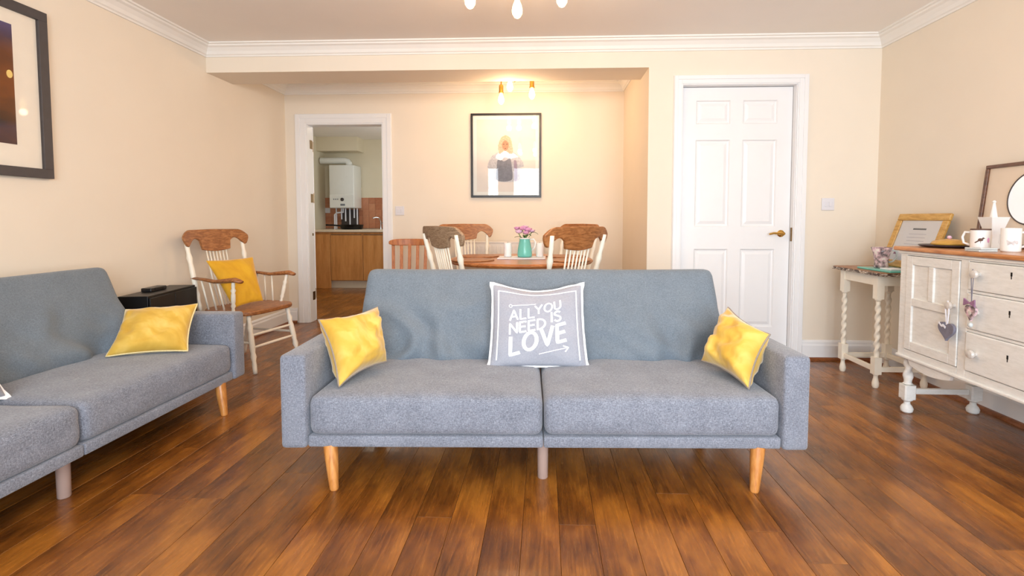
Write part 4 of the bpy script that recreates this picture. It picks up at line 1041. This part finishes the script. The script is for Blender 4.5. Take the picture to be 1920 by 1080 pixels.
def sleg(x, y):
    bm = B()
    lathe(bm, [(.024, .290), (.030, .30), (.030, .31)], 16, (x, y, 0))
    barley(bm, x, y, .155, .292, .019, .07, .26)
    lathe(bm, [(.016, .15), (.024, .155), (.016, .162)], 16, (x, y, 0))
    s_ = .029; 
    for v_ in (prism(bm, ctop(s_, s_, .006), .075, .15, 'xy', Matrix.Translation((x, y, 0))),): pass
    lathe(bm, [(.020, 0), (.027, .006), (.030, .022), (.024, .036), (.015, .046), (.014, .058), (.026, .068), (.026, .076)], 18, (x, y, 0))
    obj('leg', bm, 'distressed', sb, smooth='auto', label='white barley-twist leg with bun foot')
for y in (YB - .035, YA + .035):
    sleg(.035, y); sleg(Dp - .07, y)
    bx('stretcher', 'distressed', sb, (.065, Dp - .10, y - .011, y + .011, .10, .128), bev=.002)
# hanging hearts
def heart(s, n=36):
    o = []
    for i in range(n):
        a_ = 2 * PI * i / n; o.append((s * 16 * math.sin(a_) ** 3 / 17, s * (13 * math.cos(a_) - 5 * math.cos(2 * a_) - 2 * math.cos(3 * a_) - math.cos(4 * a_)) / 17))
    return o
hh = thing('hanging_heart', 'grey felt heart hanging by a white ribbon from the sideboard door knob', 'ornament', (1.868, yd + .047, .628))
bm = B(); prism(bm, [(u, w_ - .115) for u, w_ in heart(.050)], -.006, .008, 'yz'); obj('heart', bm, 'grey_felt', hh, bev=.004, seg=2, smooth='auto')
bm = B(); tube(bm, [(0, 0, .022), (-.003, .011, .0), (-.001, .008, -.04), (0, .002, -.09)], .003, 6); tube(bm, [(0, 0, .022), (-.003, -.011, .0), (-.001, -.008, -.04), (0, -.002, -.09)], .003, 6); obj('ribbon', bm, 'linen', hh)
bm = B(); prism(bm, [(-.026, -.098), (-.008, -.088), (.0, -.094), (.016, -.082), (.018, -.090), (0, -.103), (-.012, -.100), (-.022, -.108)], -.009, -.007, 'yz', Matrix.Translation((0, .022, -.0))); obj('bow', bm, 'linen', hh, label='small white bow')
h2 = thing('hanging_heart', 'small patterned ornament with a mauve bow hanging from the drawer knob', 'ornament', (1.866, yd - .085, .788))
bm = B(); prism(bm, [(u * 1.0, w_ * 1.35 - .165) for u, w_ in heart(.030)], -.006, .006, 'yz'); obj('body', bm, 'patterned', h2, bev=.003)
bm = B(); tube(bm, [(0, 0, .022), (-.001, .006, -.01), (0, .0, -.12)], .0016, 6); tube(bm, [(0, 0, .022), (-.001, -.006, -.01), (0, .0, -.12)], .0016, 6); obj('cord', bm, 'grey_felt', h2)
bm = B(); prism(bm, [(0, -.125), (.028, -.108), (.03, -.14), (0, -.128), (-.03, -.14), (-.028, -.108)], -.012, -.006, 'yz'); obj('bow', bm, 'mauve', h2, label='mauve ribbon bow')
bm = B(); lathe(bm, [(.003, -.012), (.009, -.006), (.009, .004), (.003, .010)], 12, (0, 0, -.222)); obj('bead', bm, 'frost', h2, smooth=True)

# ---------------------------------------------------------------- things on the sideboard
BZ = .8845
mr = thing('mirror', 'brown framed panel with a round mirror leaning on the right wall', 'mirror', (2.305, 2.545, BZ + .001))
mr.rotation_euler = (-math.atan2(.045, .42), 0, -PI / 2)
MW, MH = .56, .425
for q in ((-MW / 2, MW / 2, 0, .018), (-MW / 2, MW / 2, MH - .018, MH), (-MW / 2, -MW / 2 + .018, .018, MH - .018), (MW / 2 - .018, MW / 2, .018, MH - .018)):
    bx('frame_side', 'brown_frame', mr, (q[0], q[1], -.016, .004, q[2], q[3]), bev=.003)
bx('backing', 'pale_board', mr, (-MW / 2 + .018, MW / 2 - .018, -.004, 0, .018, MH - .018), bev=0)
bm = B(); prism(bm, ell(.0, .245, .128, .128, 56), -.009, -.006, 'xz'); obj('mirror_glass', bm, 'mirror', mr)
bm = B(); tube(bm, [(u, -.008, w_) for u, w_ in ell(.0, .245, .129, .129, 56)], .0035, 8, closed=True); obj('mirror_rim', bm, 'dark_grille', mr, smooth=True)
ds = thing('cake_plate', 'dark slate plate holding a low amber lidded dish at the far end', 'plate', (2.06, 2.69, BZ))
bm = B(); lathe(bm, [(.07, 0), (.115, .003), (.128, .010), (.126, .013), (.11, .009), (.01, .006)], 40); obj('plate_body', bm, 'slate', ds, smooth='auto')
ad = thing('amber_dish', 'low domed amber glass dish on the dark plate', 'dish', (2.06, 2.69, BZ + .0095))
bm = B(); lathe(bm, [(.06, 0), (.074, .004), (.076, .010), (.066, .022), (.04, .030), (.008, .034)], 36); obj('lid', bm, 'gold_dish', ad, smooth='auto')
bm = B(); lathe(bm, [(.004, .032), (.010, .038), (.009, .046), (.003, .05)], 16); obj('knob', bm, 'pink_pale', ad, smooth=True, label='tiny pale pink knob')
def mug(loc, rz, label, mat='ceramic', r=.040, h=.085, motif=None):
    t = thing('mug', label, 'mug', loc, rz)
    bm = B(); lathe(bm, [(r * .9, 0), (r, .004), (r, h), (r * .93, h), (r * .92, .01), (.01, .008)], 32); obj('body', bm, mat, t, smooth='auto')
    bm = B(); tube(bm, [(r - .003, 0, h * .82), (r + .022, 0, h * .84), (r + .032, 0, h * .6), (r + .026, 0, h * .32), (r - .003, 0, h * .2)], .0055, 10); obj('handle', bm, mat, t, smooth=True)
    if motif: motif(t, r)
    return t
def wrap(t, r, polys, mat, name, base_ang, off=.0006):
    bm = B()
    for p in polys:
        vs = []
        for u, w_ in p:
            a_ = base_ang + u / r; vs.append(bm.verts.new(((r + off) * math.cos(a_), (r + off) * math.sin(a_), w_)))
        c0 = sum((v.co for v in vs), Vector()) / len(vs); a_ = math.atan2(c0.y, c0.x); c_ = bm.verts.new(((r + off * 2) * math.cos(a_), (r + off * 2) * math.sin(a_), c0.z))
        for i in range(len(vs)): bm.faces.new((vs[i], vs[(i + 1) % len(vs)], c_))
    obj(name, bm, mat, t)
def bird(t, r):
    e = lambda *a: ell(*a)
    front = math.radians(232) - t.rotation_euler.z
    wrap(t, r, [e(.0, .048, .0095, .0075, 14), e(.009, .055, .0045, .0045, 10), [(.012, .056), (.018, .054), (.012, .053)], [(-.007, .047), (-.022, .036), (-.019, .032), (-.004, .042)], [(.0, .042), (-.0005, .032), (.001, .032), (.0015, .042)]], 'art_dark', 'bird_motif', front, .0008)
    wrap(t, r, [e(.030, .046, .006, .012, 12)], 'pink', 'flower_motif', front, .0008)
    bm = B(); lathe(bm, [(r + .0004, .092), (r + .0012, .093), (r + .0012, .098), (r * .95, .0986)], 32); obj('rim_band', bm, 'art_dark', t, smooth=True)
def cupline(t, r):
    front = math.radians(232) - t.rotation_euler.z
    wrap(t, r, [[(-.016, .052), (.012, .052), (.009, .030), (-.013, .030)], ell(.017, .042, .006, .008, 12)], 'art_fur', 'cup_motif', front, .0008)
mug((2.035, 2.475, BZ), math.radians(120), 'white mug with bird and flower pattern and dark rim', motif=bird, r=.037, h=.098)
mug((2.05, 2.335, BZ), math.radians(-35), 'plain white mug with a faint grey cup drawing', motif=cupline, r=.035, h=.104)
cs = thing('coaster_stack', 'pair of grey glass coasters lying before the mugs', 'coaster', (1.99, 2.305, BZ))
cs.name = 'glass_coaster'
C.objects.unlink(cs); bpy.data.objects.remove(cs)
for i, (z, lab) in enumerate(((0, 'grey glass coaster at the bottom of the stack by the mugs'), (.0085, 'grey glass coaster on top of the stack by the mugs'))):
    o = bx('glass_coaster', 'frost', None, (-.04, .04, -.04, .04, 0, .008), bev=.003); o.location = (1.945, 2.36, BZ + z); o.rotation_euler.z = .12 * i; tag(o, lab, 'coaster', 'grey glass coasters')
bw = thing('footed_bowl', 'white square flared bowl on a tall stem behind the mugs', 'bowl', (2.15, 2.545, BZ), math.radians(0))
bm = B(); rings = []
for s_, z in ((.030, 0), (.034, .004), (.026, .010), (.016, .03), (.018, .068), (.028, .092), (.042, .150), (.044, .154), (.039, .152), (.024, .098)):
    rings.append([bm.verts.new((s_ * a_, s_ * b_, z)) for a_, b_ in ((-1, -1), (1, -1), (1, 1), (-1, 1))])
for a_, b_ in zip(rings, rings[1:]):
    for i in range(4): bm.faces.new((a_[i], a_[(i + 1) % 4], b_[(i + 1) % 4], b_[i]))
bm.faces.new(rings[0][::-1]); bm.faces.new(rings[-1]); obj('bowl_body', bm, 'ceramic', bw, bev=.003, smooth='auto')
cn = thing('cone_ornament', 'slender white cone ornament standing behind the flared bowl', 'ornament', (2.225, 2.635, BZ))
bm = B(); lathe(bm, [(.034, 0), (.036, .006), (.030, .05), (.018, .14), (.007, .21), (.005, .222), (.009, .229), (.003, .236)], 24); obj('cone', bm, 'ceramic', cn, smooth='auto')
